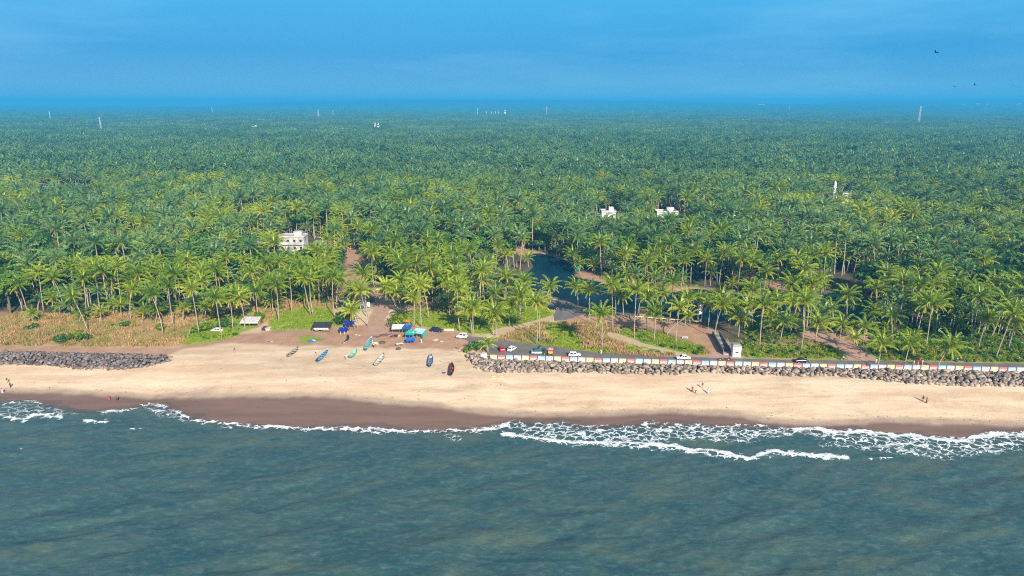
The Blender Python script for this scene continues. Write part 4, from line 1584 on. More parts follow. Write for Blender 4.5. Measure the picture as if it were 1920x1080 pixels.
def hull_arrays(L, W, H, n=17, rise=.45, stern=.0, inset=0.0):
    """rows of 5 points across: port gunwale, port bilge, keel, starboard bilge, starboard gunwale"""
    rows = []
    for i in range(n):
        t = -1 + 2 * i / (n - 1)
        tt = t if t > 0 else t * (1 - stern)
        w = W / 2 * max(.02, (1 - abs(tt) ** 2.3)) ** .8 - inset
        w = max(w, .015)
        zg = H + rise * abs(t) ** 2.5
        zk = .06 + (rise * .75) * abs(t) ** 3 + inset
        x = t * L / 2 * (1 - inset / L)
        rows.append([(x, -w, zg), (x, -w * .72, zk + (zg - zk) * .35), (x, 0, zk), (x, w * .72, zk + (zg - zk) * .35), (x, w, zg)])
    return rows


def loft(mb, rows, flip=False, mi=0):
    n = len(rows[0])
    vs = [p for r in rows for p in r]
    fs = []
    for i in range(len(rows) - 1):
        for k in range(n - 1):
            q = (i * n + k, i * n + k + 1, (i + 1) * n + k + 1, (i + 1) * n + k)
            fs.append(q[::-1] if flip else q)
    return mb.add(vs, fs, mi)


def boat(bow, sternp, label, hull, inner, rim, thwarts=4, W=1.7, L=None, stern=.0, extra=None, H=.72):
    a, b = gp(*bow), gp(*sternp)
    c = (a + b) / 2
    ang = math.atan2(a[1] - b[1], a[0] - b[0])
    L = L or math.hypot(*(a - b)[:2])
    root = empty('fishing_boat', (c[0], c[1], float(ground_z(np.array([c[0]]), np.array([c[1]]))[0]) - .03), ang, label, 'boat', 'fishing boats drawn up on the sand')
    root.rotation_euler = (random.uniform(-.12, .12), 0, ang)
    o = hull_arrays(L, W, H, stern=stern)
    mb = loft(MB(), o, True)
    mb.build('hull', hull, root)
    i = hull_arrays(L, W, H, stern=stern, inset=.06)
    hi = loft(MB(), i)
    hi.build('inner_hull', inner, root)
    g = MB()
    for side in (0, 4):
        g.tube([r[side] for r in o], .065, 6)
    g.build('gunwale', rim, root)
    for q in range(thwarts):
        t = -.68 + 1.36 * q / max(1, thwarts - 1)
        w = W * (1 - abs(t) ** 2.3) ** .8
        MB().box((t * L / 2, 0, H * .8 + .3 * abs(t) ** 2.5), (.26, w * .97, .05)).build('thwart', rim, root)
    MB().box((L * .475, 0, H + .48), (.16, .14, .5), ry=.3).build('stem_post', rim, root)
    if extra: extra(root, L, W, H)
    return root


P = paint
pale, dgrey, dblue, teal = P('weathered_grey', (.42, .38, .34)), P('tarred_black', (.055, .05, .05)), P('boat_blue', (.02, .09, .17)), P('boat_teal', (.10, .38, .42))
mint, mint_in, white, slate, red = P('mint_green', (.10, .36, .26)), P('mint_light', (.30, .55, .42)), P('boat_white', (.72, .69, .64)), P('slate_blue', (.16, .22, .33)), P('signal_red', (.55, .04, .035))
brown, ltblue, dkred = P('oiled_wood', (.16, .09, .055)), P('pale_blue', (.30, .50, .62)), P('dark_red', (.22, .03, .03))


def heap(name, px, py, d, mats, label, cat, n=10, seed=0, blob=(.35, .6), group=None, z=None):
    """a slumped pile of cloth, net or rubble: overlapping uneven lumps in one pile"""
    b = gp(px, py)
    random.seed(seed + int(px))
    root = empty(name, b, random.uniform(-.3, .3), label, cat, group)
    per = {}
    for k in range(n):
        m = mats[k % len(mats)]
        mb = per.setdefault(m.name, (MB(), m))[0]
        x, y = random.uniform(-.5, .5) * d[0], random.uniform(-.5, .5) * d[1]
        f = 1 - (2 * x / d[0]) ** 2 * .6 - (2 * y / d[1]) ** 2 * .5
        mb.ball((x, y, d[2] * .35 * max(.2, f)), random.uniform(*blob) * min(d[0], d[1]) * .55, 8, 0, .35, (1.3, 1.0, d[2] / min(d[0], d[1]) * 1.2))
    parts = list(per.values())
    for q, (mb, m) in enumerate(parts):
        mb.build(cat.replace(' ', '_') + '_fold' if len(parts) > 1 else 'mound', m, root)
    return root


def net_pile(root, L, W, H):
    random.seed(3)
    n = MB()
    for k in range(4): n.ball((random.uniform(-.25, .3) * L, random.uniform(-.25, .25) * W, H * .75), .27, 7, 0, .4, (1.4, 1, .7))
    n.build('stowed_net', red, root)


def engine(root, L, W, H):
    e = MB().box((-L * .46, 0, H + .25), (.35, .28, .5), top=(.8, .8)).build('outboard_motor', dgrey, root)
    MB().tube([(-L * .47, 0, H), (-L * .5, 0, -.0)], .05, 6).build('shaft', dgrey, e)


def bow_locker(root, L, W, H):
    MB().box((L * .33, 0, H * .98), (L * .16, W * .5, .07)).build('bow_deck', white, root)


boat((559, 656), (540, 671), 'weathered grey boat, leftmost of those drawn up on the sand', pale, P('grey_inside', (.30, .28, .25)), dgrey, 4, 1.6, None, .3)
boat((615, 660), (595, 680), 'dark blue boat lying on the sand in front of the black shelter', dblue, P('blue_inside', (.05, .15, .24)), ltblue, 5, 1.8, None, .3, engine)
boat((668, 659), (658, 673), 'small mint green boat between the two dark-hulled boats', mint, mint_in, mint, 3, 1.7, None, .45)
boat((697, 637), (686, 659), 'teal boat with pale thwarts beside the stacked fishing gear', teal, P('teal_inside', (.10, .30, .32)), P('teal_pale', (.45, .66, .68)), 5, 2.0, None, .2)
boat((719, 668), (705, 688), 'white boat with dark gunwales in the middle of the beach', white, P('white_inside', (.66, .60, .53)), dgrey, 4, 1.9, None, .45)
boat((808, 669), (806, 690), 'slate blue boat pointing straight inland on the sand', slate, P('slate_inside', (.16, .20, .27)), slate, 5, 1.7, None, .25, bow_locker)
boat((848, 685), (846, 707), 'dark boat holding a bright red net, rightmost on the sand', dgrey, P('red_boat_inside', (.10, .04, .035)), dgrey, 4, 1.7, None, .25, net_pile)


def canoe():
    pts = [gp(652, 629), gp(653, 636), gp(650, 641), gp(643, 645)]
    c = pts[1]
    root = empty('dugout_canoe', c, 0, 'narrow curved grey dugout canoe lying below the blue shelters', 'canoe')
    P_ = [Vector(p - c) for p in pts]
    fine = []
    for i in range(3):
        for t in (0, .34, .67): fine.append(P_[i].lerp(P_[i + 1], t))
    fine.append(P_[3])
    rows, rows2 = [], []
    for i, p in enumerate(fine):
        t = (fine[min(i + 1, 9)] - fine[max(i - 1, 0)]).normalized()
        s_ = Vector((-t.y, t.x, 0)) * (.5 * math.sin(PI * (i + .4) / 9.8) + .05)
        rows.append([p - s_ + Vector((0, 0, .55)), p - s_ * .6 + Vector((0, 0, .1)), p + Vector((0, 0, .02)), p + s_ * .6 + Vector((0, 0, .1)), p + s_ + Vector((0, 0, .55))])
        rows2.append([q * 1 + Vector((0, 0, .06)) - (q - p) * .12 for q in rows[-1]])
    loft(MB(), rows, True).build('hull', pale, root)
    loft(MB(), rows2).build('inner_hull', dgrey, root)


canoe()


# ------------------------------------------------------------------ shelters, tarps and gear
def frame_posts(root, xs, ys, h, mat=None, r=.07):
    for x in xs:
        for y in ys:
            MB().tube([(x, y, -.1), (x, y, h(x, y) if callable(h) else h)], r, 6).build('post', mat or M_WOOD, root)


def roof_sheet(w, d, z0, z1, th=.06, over=.3, ribs=0, wave=0.0, sag=0.0):
    """a sheet sloping from z0 at the front to z1 at the back"""
    m = MB()
    nx, ny = 12, 5
    top, bot = [], []
    for j in range(ny + 1):
        for i in range(nx + 1):
            x = (i / nx - .5) * (w + 2 * over); y = (j / ny - .5) * (d + 2 * over)
            z = z0 + (z1 - z0) * j / ny + wave * math.sin(i * 2.1) * .5 - sag * math.sin(PI * i / nx) * math.sin(PI * j / ny)
            top.append((x, y, z + th)); bot.append((x, y, z))
    fs, fb = [], []
    for j in range(ny):
        for i in range(nx):
            a = j * (nx + 1) + i
            fs.append((a, a + 1, a + nx + 2, a + nx + 1)); fb.append((a + nx + 1, a + nx + 2, a + 1, a))
    m.add(top, fs); m.add(bot, fb)
    return m


def shed(px, py, w, d, h0, h1, roofm, label, rz=0.0, name='open_shed', cat='shed', wave=0.0, sag=0.0, extra=None, post=None, ridge=False):
    b = gp(px, py)
    root = empty(name, b, rz, label, cat)
    frame_posts(root, (-w / 2, 0, w / 2), (-d / 2, d / 2), lambda x, y: h0 + (h1 - h0) * (y / d + .5) - .02, post)
    roof_sheet(w, d, h0, h1, wave=wave, sag=sag).build('roof', roofm, root)
    if extra: extra(root, w, d, h0, h1)
    return root


def shed_extra(root, w, d, h0, h1):
    for q in range(7):
        MB().box(((q / 6 - .5) * (w + .5), 0, (h0 + h1) / 2 + .09), (.05, d + .55, .03), rx=math.atan2(h1 - h0, d + .6)).build('roof_rib', M_STEEL, root)
    MB().box((0, -d / 2 - .32, h0 - .02), (w + .6, .05, .2)).build('fascia', M_WHITE, root)
    MB().box((w * .1, d / 2 - .12, h1 * .45), (w * .7, .06, h1 * .8)).build('back_panel', M_WOOD, root)


shed(471, 612, 6.2, 3.4, 2.0, 3.2, M_ROOF, 'open shed with a pale zinc roof at the edge of the green', extra=shed_extra)


def black_extra(root, w, d, h0, h1):
    MB().box((.1, -d / 2 - .36, h0 - .32), (w * .82, .06, .55)).build('front_cloth', M_WHITE, root)
    for x in (-.3, .15, .36):
        MB().box((w * x, 0, h0 * .42), (1.3, d * .6, .9)).build('counter', M_WOOD, root)


shed(605, 621, 6.4, 3.6, 2.0, 2.9, plain('charcoal_tarpaulin', (.035, .037, .045), .6, .35, 1.2), 'low shelter under a charcoal tarpaulin with a white front strip', name='tarpaulin_shelter', cat='shelter', wave=.06, sag=.12, extra=black_extra)
M_BLUETARP = plain('royal_blue_tarpaulin', (.012, .035, .33), .45, .4, 1.5)
M_BRIGHTBLUE = plain('bright_blue_tarpaulin', (.02, .13, .55), .4, .35, 1.5)
M_TEALT = plain('teal_tarpaulin', (.02, .40, .34), .45, .3, 1.5)
M_AQUAT = plain('pale_aqua_tarpaulin', (.42, .68, .68), .45, .15, 1.5)
M_WHITET = plain('white_tarpaulin', (.76, .75, .72), .5, .15, 1.5)
M_PURPLE = plain('maroon_net', (.16, .06, .11), .9, .4, 3)
M_NET = plain('brown_fishing_net', (.12, .085, .06), .95, .45, 5)
M_SANDBAG = plain('sand_coloured_sacking', (.52, .40, .27), .9, .3, 3)
shed(656, 616, 3.0, 2.6, 2.0, 2.6, M_BLUETARP, 'blue tarpaulin shelter, the taller of two below the dark shrub', .25, 'tarpaulin_shelter', 'shelter', .1, .25)
shed(645, 625, 2.6, 2.2, 1.3, 1.9, M_BLUETARP, 'dark blue tarpaulin lean-to on white poles, lower left of the pair', .35, 'tarpaulin_shelter', 'shelter', .1, .3, post=M_WHITE)
shed(750, 624, 5.0, 3.4, 2.0, 2.6, M_WHITET, 'white tarpaulin awning under the bright green shrub in the market', .05, 'market_awning', 'awning', .08, .25)
shed(764, 626, 2.6, 2.8, 2.2, 3.0, plain('deep_blue_tarpaulin', (.02, .10, .34), .45, .35, 1.5), 'deep blue awning between white and aqua awnings in the market', -.2, 'market_awning', 'awning', .08, .3)
shed(771, 635, 2.9, 2.8, 1.9, 2.6, M_TEALT, 'bright teal awning at the heart of the market', -.3, 'market_awning', 'awning', .08, .3)


def side_cloth(root, w, d, h0, h1):
    MB().box((w / 2 + .33, 0, h0 * .62), (.05, d, h0 * .8)).build('side_cloth', M_TEALT, root)


shed(786, 633, 3.4, 3.6, 2.2, 2.7, M_AQUAT, 'pale aqua awning with a teal side cloth, rightmost in the market', -.25, 'market_awning', 'awning', .05, .2, side_cloth)
shed(770, 644, 2.5, 2.0, 1.2, 1.7, M_BRIGHTBLUE, 'bright blue tarpaulin draped low in front of the teal awning', .2, 'market_awning', 'awning', .12, .35)
shed(763, 612, 1.9, 1.2, 1.9, 2.3, plain('orange_cloth', (.55, .22, .04), .6, .3, 2), 'small orange awning behind the white market awning', 0, 'market_awning', 'awning', .05, .1)
heap('cloth_heap', 585, 640, (2.4, 1.6, .9), [M_BRIGHTBLUE, M_WHITET, M_BRIGHTBLUE], 'blue and white cloth heap on the small green patch', 'cloth', 9, 1)
heap('net_heap', 722, 629, (4.2, 1.6, .8), [M_PURPLE, M_NET], 'maroon and brown nets heaped left of the market awnings', 'net', 14, 2)
heap('net_heap', 707, 632, (2.4, 1.2, .6), [M_NET], 'dark brown net heap at the corner of the earth lane', 'net', 8, 3)
heap('cloth_heap', 741, 631, (2.6, 1.8, 1.2), [M_DARK, M_PURPLE, M_SANDBAG], 'dark bundled cloths below the white market awning', 'cloth', 10, 4)
heap('rubble_heap', 822, 639, (3.4, 1.8, 1.0), [M_SANDBAG, plain('pale_rubble', (.60, .46, .32), .9, .3, 3), M_WOOD], 'sandy rubble heap in front of the dark car', 'rubble', 12, 5)
heap('timber_heap', 668, 629, (3.6, 1.4, .7), [M_WOOD, M_SANDBAG], 'grey driftwood and sacking heaped beside the blue lean-to', 'timber', 10, 6)
heap('driftwood_heap', 500, 617, (2.8, 2.4, 1.6), [M_WOOD, M_DARK, M_SANDBAG], 'dark driftwood heap against the end of the zinc-roofed shed', 'driftwood', 14, 7)
heap('cloth_heap', 932, 708, (3.4, 1.8, .35), [plain('pale_yellow_sacking', (.70, .58, .30), .9, .2, 2)], 'pale yellow sheet spread on the sand below the rock armour', 'cloth', 9, 8, (.5, .8))
heap('cloth_heap', 831, 699, (1.5, .9, .4), [M_BLUETARP], 'small dark blue cloth beside the boat with the red net', 'cloth', 6, 9)
heap('earth_clod', 857, 654, (1.6, 1.4, .9), [plain('brown_earth', (.25, .15, .09), .95, .4, 2)], 'brown earth mound left of the rock armour end', 'earth', 7, 10)
heap('earth_clod', 867, 660, (2.4, 1.2, .6), [plain('red_earth', (.40, .21, .13), .95, .4, 2)], 'reddish earth mound beside the olive shrub', 'earth', 7, 11)
heap('gear_heap', 703, 645, (2.0, 1.6, .9), [M_WHITET, M_AQUAT, M_SANDBAG], 'white sacks and gear piled beside the teal boat', 'gear', 9, 12)
heap('sack_heap', 507, 641, (2.4, .8, .3), [M_NET, M_SANDBAG], 'low dark debris on the sand left of the green patch', 'debris', 7, 13)


def coil(px, py, r, label):
    b = gp(px, py)
    root = empty('rope_coil', b, 0, label, 'rope coil')
    for q, (rr, z) in enumerate(((r, .16), (r * .82, .34), (r * .6, .46))):
        pts = [(rr * math.cos(w * PI / 9), rr * math.sin(w * PI / 9), z + .05 * math.sin(w * 1.7)) for w in range(19)]
        MB().tube(pts, .19 - .02 * q, 6, cap=False).build('coil_turn', M_NET, root, True)


coil(717, 643, .95, 'dark rope coil lying behind the teal boat and gear')
coil(747, 655, .75, 'brown rope coil below the white board in front of the market')


def board():
    b = gp(749, 648)
    r = empty('work_table', b, .5, 'white-topped work table in front of the blue draped tarpaulin', 'table')
    MB().box((0, 0, .75), (2.4, 1.2, .06)).build('table_top', M_WHITET, r)
    for x in (-1, 1):
        for y in (-.45, .45): MB().box((x, y, .36), (.08, .08, .72)).build('leg', M_WOOD, r)


board()


def goal():
    a, b = gp(437, 643), gp(453, 643)
    c = (a + b) / 2
    r = empty('pole_frame', c, math.atan2(b[1] - a[1], b[0] - a[0]), 'bare wooden pole frame standing on sand before the zinc-roofed shed', 'frame')
    w = math.hypot(*(b - a)[:2])
    for x in (-w / 2, w / 2): MB().tube([(x, 0, -.1), (x, 0, 2.1)], .07, 6).build('post', M_WOOD, r)
    MB().tube([(-w / 2 - .2, 0, 2.05), (w / 2 + .2, 0, 2.05)], .06, 6).build('crossbar', M_WOOD, r)


goal()
slab = empty('concrete_slab', gp(842, 619), -.05, 'pale concrete slab lying beside the dark car near the market', 'slab')
MB().box((0, 0, .22), (3.6, 1.0, .45)).build('block', M_CREAM, slab)
slab = empty('stone_bench', gp(1284, 634), 0, 'small white stone bench on grass below the pond bank', 'bench')
MB().box((0, 0, .45), (2.2, .6, .12)).build('seat', M_WHITE, slab)
for x in (-.8, .8): MB().box((x, 0, .2), (.2, .5, .4)).build('leg', M_WHITE, slab)


# wrack line and litter on the beach
def litter():
    r = np.random.default_rng(77)
    V, F, k = [], [], 0
    rows = [(700, 16, 300, 1900), (733, 9, 0, 700), (745, 6, 300, 900), (768, 6, 900, 1500), (785, 6, 1400, 1920), (690, 12, 450, 860)]
    for i in range(420):
        yb, sp, x0, x1 = rows[r.integers(len(rows))]
        p = gp(r.uniform(x0, x1), yb + r.normal(0, sp))
        s = r.uniform(.06, .26)
        v, f = ROCKS[r.integers(len(ROCKS))]
        a = r.uniform(0, 6.28)
        R_ = np.array([[math.cos(a), -math.sin(a), 0], [math.sin(a), math.cos(a), 0], [0, 0, 1]])
        V.append((v * [s * r.uniform(1, 4), s, s * .5]) @ R_.T + p + [0, 0, s * .12]); F.append(f + k); k += len(v)
    o = link('litter', np_mesh('beach_litter', np.concatenate(V), np.concatenate(F), [M_NET]))
    tag(o, 'dark flecks of weed and debris strewn along the beach', 'litter', kind='stuff')


litter()


# ------------------------------------------------------------------ vehicles
def car(px, py, ang, paintm, label, kind='hatch', L=4.0, W=1.7, H=1.5, cat='car', name='parked_car', group=None, z=None):
    b = gp(px, py, z=LAND)
    root = empty(name, (b[0], b[1], LAND + .06), ang, label, cat, group)
    h = L / 2
    if kind == 'sedan':
        low = [(-h, .35), (-h + .05, .8), (-h + .9, .92), (h - 1.2, .92), (h - .1, .74), (h, .35)]
        cab = [(-h + .75, .9), (-h + 1.4, H), (.35, H), (h - 1.05, .9)]
    elif kind == 'van':
        low = [(-h, .35), (-h, 1.05), (h - .7, 1.05), (h - .05, .85), (h, .35)]
        cab = [(-h + .02, 1.03), (-h + .15, H), (h - 1.4, H), (h - .65, 1.03)]
    else:
        low = [(-h, .35), (-h + .02, .9), (h - 1.15, .92), (h - .12, .76), (h, .35)]
        cab = [(-h + .05, .88), (-h + .5, H), (.5, H), (h - .95, .88)]
    def shell(outl, w, w2):
        m = MB()
        n = len(outl)
        zmin, zmax = min(z for _, z in outl), max(z for _, z in outl)
        f = lambda z: w + (w2 - w) * (z - zmin) / (zmax - zmin + 1e-6)
        vs = [(x, -f(z) / 2, z) for x, z in outl] + [(x, f(z) / 2, z) for x, z in outl]
        fs = [tuple(range(n)), tuple(range(2 * n - 1, n - 1, -1))] + [(i + n, (i + 1) % n + n, (i + 1) % n, i) for i in range(n)]
        return m.add(vs, fs)
    body = shell(low, W, W * .96)
    b_ = shell(cab, W * .93, W * .78)
    body.add(b_.v, b_.f)
    bo = body.build('body', paintm, root)
    bv = bo.modifiers.new('soft_edges', 'BEVEL'); bv.width = .07; bv.segments = 2; bv.limit_method = 'ANGLE'
    # glass: panes standing just proud of the cabin
    (rx0, rz0), (rx1, rz1), (fx1, fz1), (fx0, fz0) = cab
    def pane(nm, pts, push):
        q = [Vector(p) for p in pts]
        nrm = (q[1] - q[0]).cross(q[2] - q[0]).normalized() * push
        m = MB().add([p + nrm for p in q] + [p - nrm for p in q], [(0, 1, 2, 3), (7, 6, 5, 4), (0, 4, 5, 1), (1, 5, 6, 2), (2, 6, 7, 3), (3, 7, 4, 0)])
        m.build(nm, M_GLASS, root)
    wl, wh = W * .93 / 2, W * .78 / 2
    e = .14
    lerp = lambda a, b, t: a + (b - a) * t
    pane('windscreen', [(lerp(fx0, fx1, e), -lerp(wl, wh, e) * .9, lerp(fz0, fz1, e)), (lerp(fx0, fx1, e), lerp(wl, wh, e) * .9, lerp(fz0, fz1, e)), (lerp(fx0, fx1, .88), wh * .92, lerp(fz0, fz1, .88)), (lerp(fx0, fx1, .88), -wh * .92, lerp(fz0, fz1, .88))], .025)
    pane('rear_window', [(lerp(rx0, rx1, .3), -wl * .86, lerp(rz0, rz1, .3)), (lerp(rx0, rx1, .3), wl * .86, lerp(rz0, rz1, .3)), (lerp(rx0, rx1, .88), wh * .9, lerp(rz0, rz1, .88)), (lerp(rx0, rx1, .88), -wh * .9, lerp(rz0, rz1, .88))], .025)
    for sgn in (-1, 1):
        for u0, u1 in ((.04, .47), (.53, .96)):
            lo_x = lambda u: lerp(rx0 + .25, fx0 - .3, u); hi_x = lambda u: lerp(rx1 + .08, fx1 - .08, u)
            y0, y1 = sgn * lerp(wl, wh, .2), sgn * lerp(wl, wh, .86)
            z0, z1 = lerp(rz0, rz1, .2), lerp(rz0, rz1, .86)
            pane('side_window', [(lo_x(u0), y0, z0), (lo_x(u1), y0, z0), (hi_x(u1), y1, z1), (hi_x(u0), y1, z1)], .022)
    for x in (-h * .6, h * .6):
        for y in (-W / 2 + .08, W / 2 - .08):
            wl_ = MB().disc((x, y, .31), .31, 'Y', .2, 16).build('wheel', M_BLACK, root)
            MB().disc((x, y + (.08 if y > 0 else -.08), .31), .18, 'Y', .1, 12).build('rim', M_STEEL, wl_)
    for y in (-W * .36, W * .36):
        MB().box((h - .08, y, .66), (.14, .34, .16)).build('headlight', M_LAMP, root)
        MB().box((-h + .03, y, .74), (.1, .24, .26)).build('tail_light', M_TAIL, root)
    MB().box((h + .02, 0, .42), (.1, W * .9, .2)).build('front_bumper', M_BLACK if kind == 'van' else paintm, root)
    MB().box((-h - .02, 0, .42), (.1, W * .9, .2)).build('rear_bumper', M_BLACK if kind == 'van' else paintm, root)
    return root


def carpaint(name, c): return plain('car_' + name, c, .22, .08, .8, spec=.6)


cw, cr, cb, cn = carpaint('white', (.74, .74, .73)), carpaint('red', (.50, .012, .03)), carpaint('black', (.012, .012, .02)), carpaint('navy', (.012, .018, .06))
car(941, 657, 1.75, cr, 'bright red hatchback parked at the left end of the striped wall', 'hatch', 3.9, 1.7, 1.52)
car(960, 657, 1.05, cw, 'white hatchback with a black roof window parked beside the red car', 'hatch', 3.9, 1.7, 1.52)
car(1077, 668, .02, cw, 'white hatchback driving just behind the striped wall', 'hatch', 4.0, 1.7, 1.5)
car(1281, 673.5, PI + .02, cw, 'white saloon car on the road left of the gatehouse', 'sedan', 4.5, 1.75, 1.45)
car(1503, 679.5, .0, cb, 'black car on the road behind aqua wall panels', 'sedan', 4.4, 1.75, 1.45)
car(819, 622, -.25, cn, 'navy blue car parked right of the market awnings', 'hatch', 4.6, 1.8, 1.6)
car(1036, 580, -.45, cb, 'black car parked on the short road bend by the pond', 'hatch', 4.2, 1.75, 1.55)
car(866, 634, 2.9, cw, 'white van parked near the green shrub at the road end', 'van', 4.0, 1.65, 1.85, 'van', 'parked_van')
car(407, 622, 2.95, cw, 'white car half hidden in green shrubs at the edge of the sand', 'hatch', 4.0, 1.7, 1.5)


def pickup():
    b = gp(1010, 664, z=LAND)
    r = empty('pickup_truck', (b[0], b[1], LAND + .06), .02, 'pale aqua pickup with a dark canvas load parked behind the wall', 'truck')
    aqua = paint('aqua_truck', (.34, .62, .62)); slate_ = plain('dark_teal_canvas', (.05, .11, .12), .8, .3, 2)
    MB().box((-.7, 0, .78), (3.4, 1.75, .6)).build('load_bed', aqua, r)
    c = MB().prism([(1.0, .42), (1.0, 1.1), (1.2, 1.85), (2.1, 1.85), (2.55, 1.1), (2.75, 1.0), (2.8, .42)], 1.7).build('cab', dgrey, r)
    MB().box((2.36, 0, 1.45), (.05, 1.4, .6), ry=-.52).build('windscreen', M_GLASS, c)
    for y in (-.87, .87): MB().box((1.6, y, 1.45), (.75, .04, .5)).build('side_window', M_GLASS, c)
    canvas = MB()
    canvas.prism([(-2.1, 1.05), (-1.5, 1.7), (-.4, 1.9), (.3, 2.9), (.9, 2.9), (.9, 1.05)], 1.6)
    canvas.build('canvas_load', slate_, r)
    for x in (-1.6, 1.9):
        for y in (-.78, .78):
            w = MB().disc((x, y, .34), .34, 'Y', .22, 14).build('wheel', M_BLACK, r)
            MB().disc((x, y * 1.12, .34), .19, 'Y', .08, 10).build('rim', M_STEEL, w)
    for y in (-.6, .6): MB().box((2.8, y, .75), (.08, .25, .2)).build('headlight', M_LAMP, r)
    MB().box((-.7, -.9, .8), (3.4, .05, .16)).build('side_rail', M_WHITE, r)


pickup()


def vendor_cart():
    b = gp(1032, 666, z=LAND)
    r = empty('vendor_cart', (b[0], b[1], LAND + .06), .0, 'vendor cart with a yellow front and pink awning beside the pickup', 'cart')
    MB().box((0, 0, .95), (1.6, 1.0, .9)).build('counter', plain('cart_yellow', (.62, .34, .05), .6, .25, 3), r)
    MB().box((0, .05, 2.15), (1.9, 1.4, .1), rx=.12).build('awning', plain('cart_pink', (.72, .22, .42), .7, .2, 3), r)
    for x in (-.75, .75):
        for y in (-.45, .45): MB().tube([(x, y, .5), (x, y, 2.12)], .03, 5).build('post', M_STEEL, r)
    for x in (-.6, .6):
        w = MB().disc((x, -.55, .4), .4, 'Y', .07, 14).build('wheel', M_BLACK, r)
        MB().disc((x, -.55, .4), .1, 'Y', .12, 8).build('hub', M_STEEL, w)
    MB().ball((-.3, 0, 2.4), .38, 8, 0, .3, (1.2, 1, .6)).build('basket', M_SANDBAG, r)


vendor_cart()


def bike(px, py, ang, paintm, label, group=None, z=LAND):
    b = gp(px, py, z=LAND)
    r = empty('motorbike', (b[0], b[1], z + .06), ang, label, 'motorbike', group)
    for x in (-.62, .66):
        w = MB()
        w.tube([(x + .27 * math.cos(k * PI / 8), 0, .3 + .27 * math.sin(k * PI / 8)) for k in range(17)], .055, 6, cap=False)
        wo_ = w.build('wheel', M_BLACK, r, True)
        MB().disc((x, 0, .3), .09, 'Y', .12, 8).build('hub', M_STEEL, wo_)
    f = MB()
    f.tube([(-.62, 0, .3), (-.1, 0, .42), (.25, 0, .5), (.42, 0, .92)], .05, 6)
    f.tube([(.66, 0, .3), (.42, 0, .98)], .04, 6)
    f.build('bike_frame', M_STEEL, r)
    MB().ball((.05, 0, .5), .24, 8, 0, .1, (1.1, .6, .8)).build('engine', dgrey, r)
    MB().ball((.18, 0, .82), .24, 8, 0, .0, (1.3, .65, .6)).build('fuel_tank', paintm, r, True)
    MB().box((-.38, 0, .82), (.8, .26, .12), top=(.9, .8)).build('seat', M_BLACK, r)
    MB().tube([(.4, -.34, 1.03), (.46, 0, .98), (.4, .34, 1.03)], .025, 5).build('handlebar', M_BLACK, r)
    MB().ball((.58, 0, .88), .1, 8).build('headlight', M_LAMP, r)
    MB().box((.68, 0, .6), (.45, .14, .03), ry=.1).build('mudguard', paintm, r)
    return r


bw, bred, bdk = carpaint('bike_white', (.65, .65, .64)), carpaint('bike_red', (.42, .02, .02)), carpaint('bike_dark', (.03, .03, .035))
bike(1580, 675.5, .1, bw, 'white motorbike with a rider on the road before the dirt track')
bike(1368, 676, .05, bred, 'red motorbike with two riders passing the white gatehouse')
bike(1352, 676.5, .05, bdk, 'dark motorbike close behind the red one near the gatehouse')
bike(1794, 677, .5, bw, 'white motorbike, left of two parked at the right road edge')
bike(1806, 677.5, 2.4, bdk, 'dark motorbike, right of two parked at the right road edge')
bike(1165 + 32, 603, .3, bdk, 'dark motorbike by the cream rail at the pond edge')


# ------------------------------------------------------------------ people
def skin_mesh(verts, edges, radii, root, mats, name, levels=1):
    me = bpy.data.meshes.new(name)
    me.from_pydata(verts, edges, [])
    o = bpy.data.objects.new(name, me)
    COL.objects.link(o)
    sk = o.modifiers.new('skin', 'SKIN')
    sk.use_smooth_shade = True
    lay = me.skin_vertices[0].data
    for i, r in enumerate(radii):
        lay[i].radius = (r, r) if not isinstance(r, tuple) else r
        lay[i].use_root = i == root
    su = o.modifiers.new('sub', 'SUBSURF'); su.levels = levels; su.render_levels = levels
    dg = bpy.context.evaluated_depsgraph_get()
    out = bpy.data.meshes.new_from_object(o.evaluated_get(dg))
    bpy.data.objects.remove(o); bpy.data.meshes.remove(me)
    out.materials.clear()
    for m in mats: out.materials.append(m)
    return out


M_SKIN = plain('brown_skin', (.20, .10, .06), .6, .12, 6)
M_HAIR = plain('black_hair', (.012, .010, .010), .5, .2, 8)


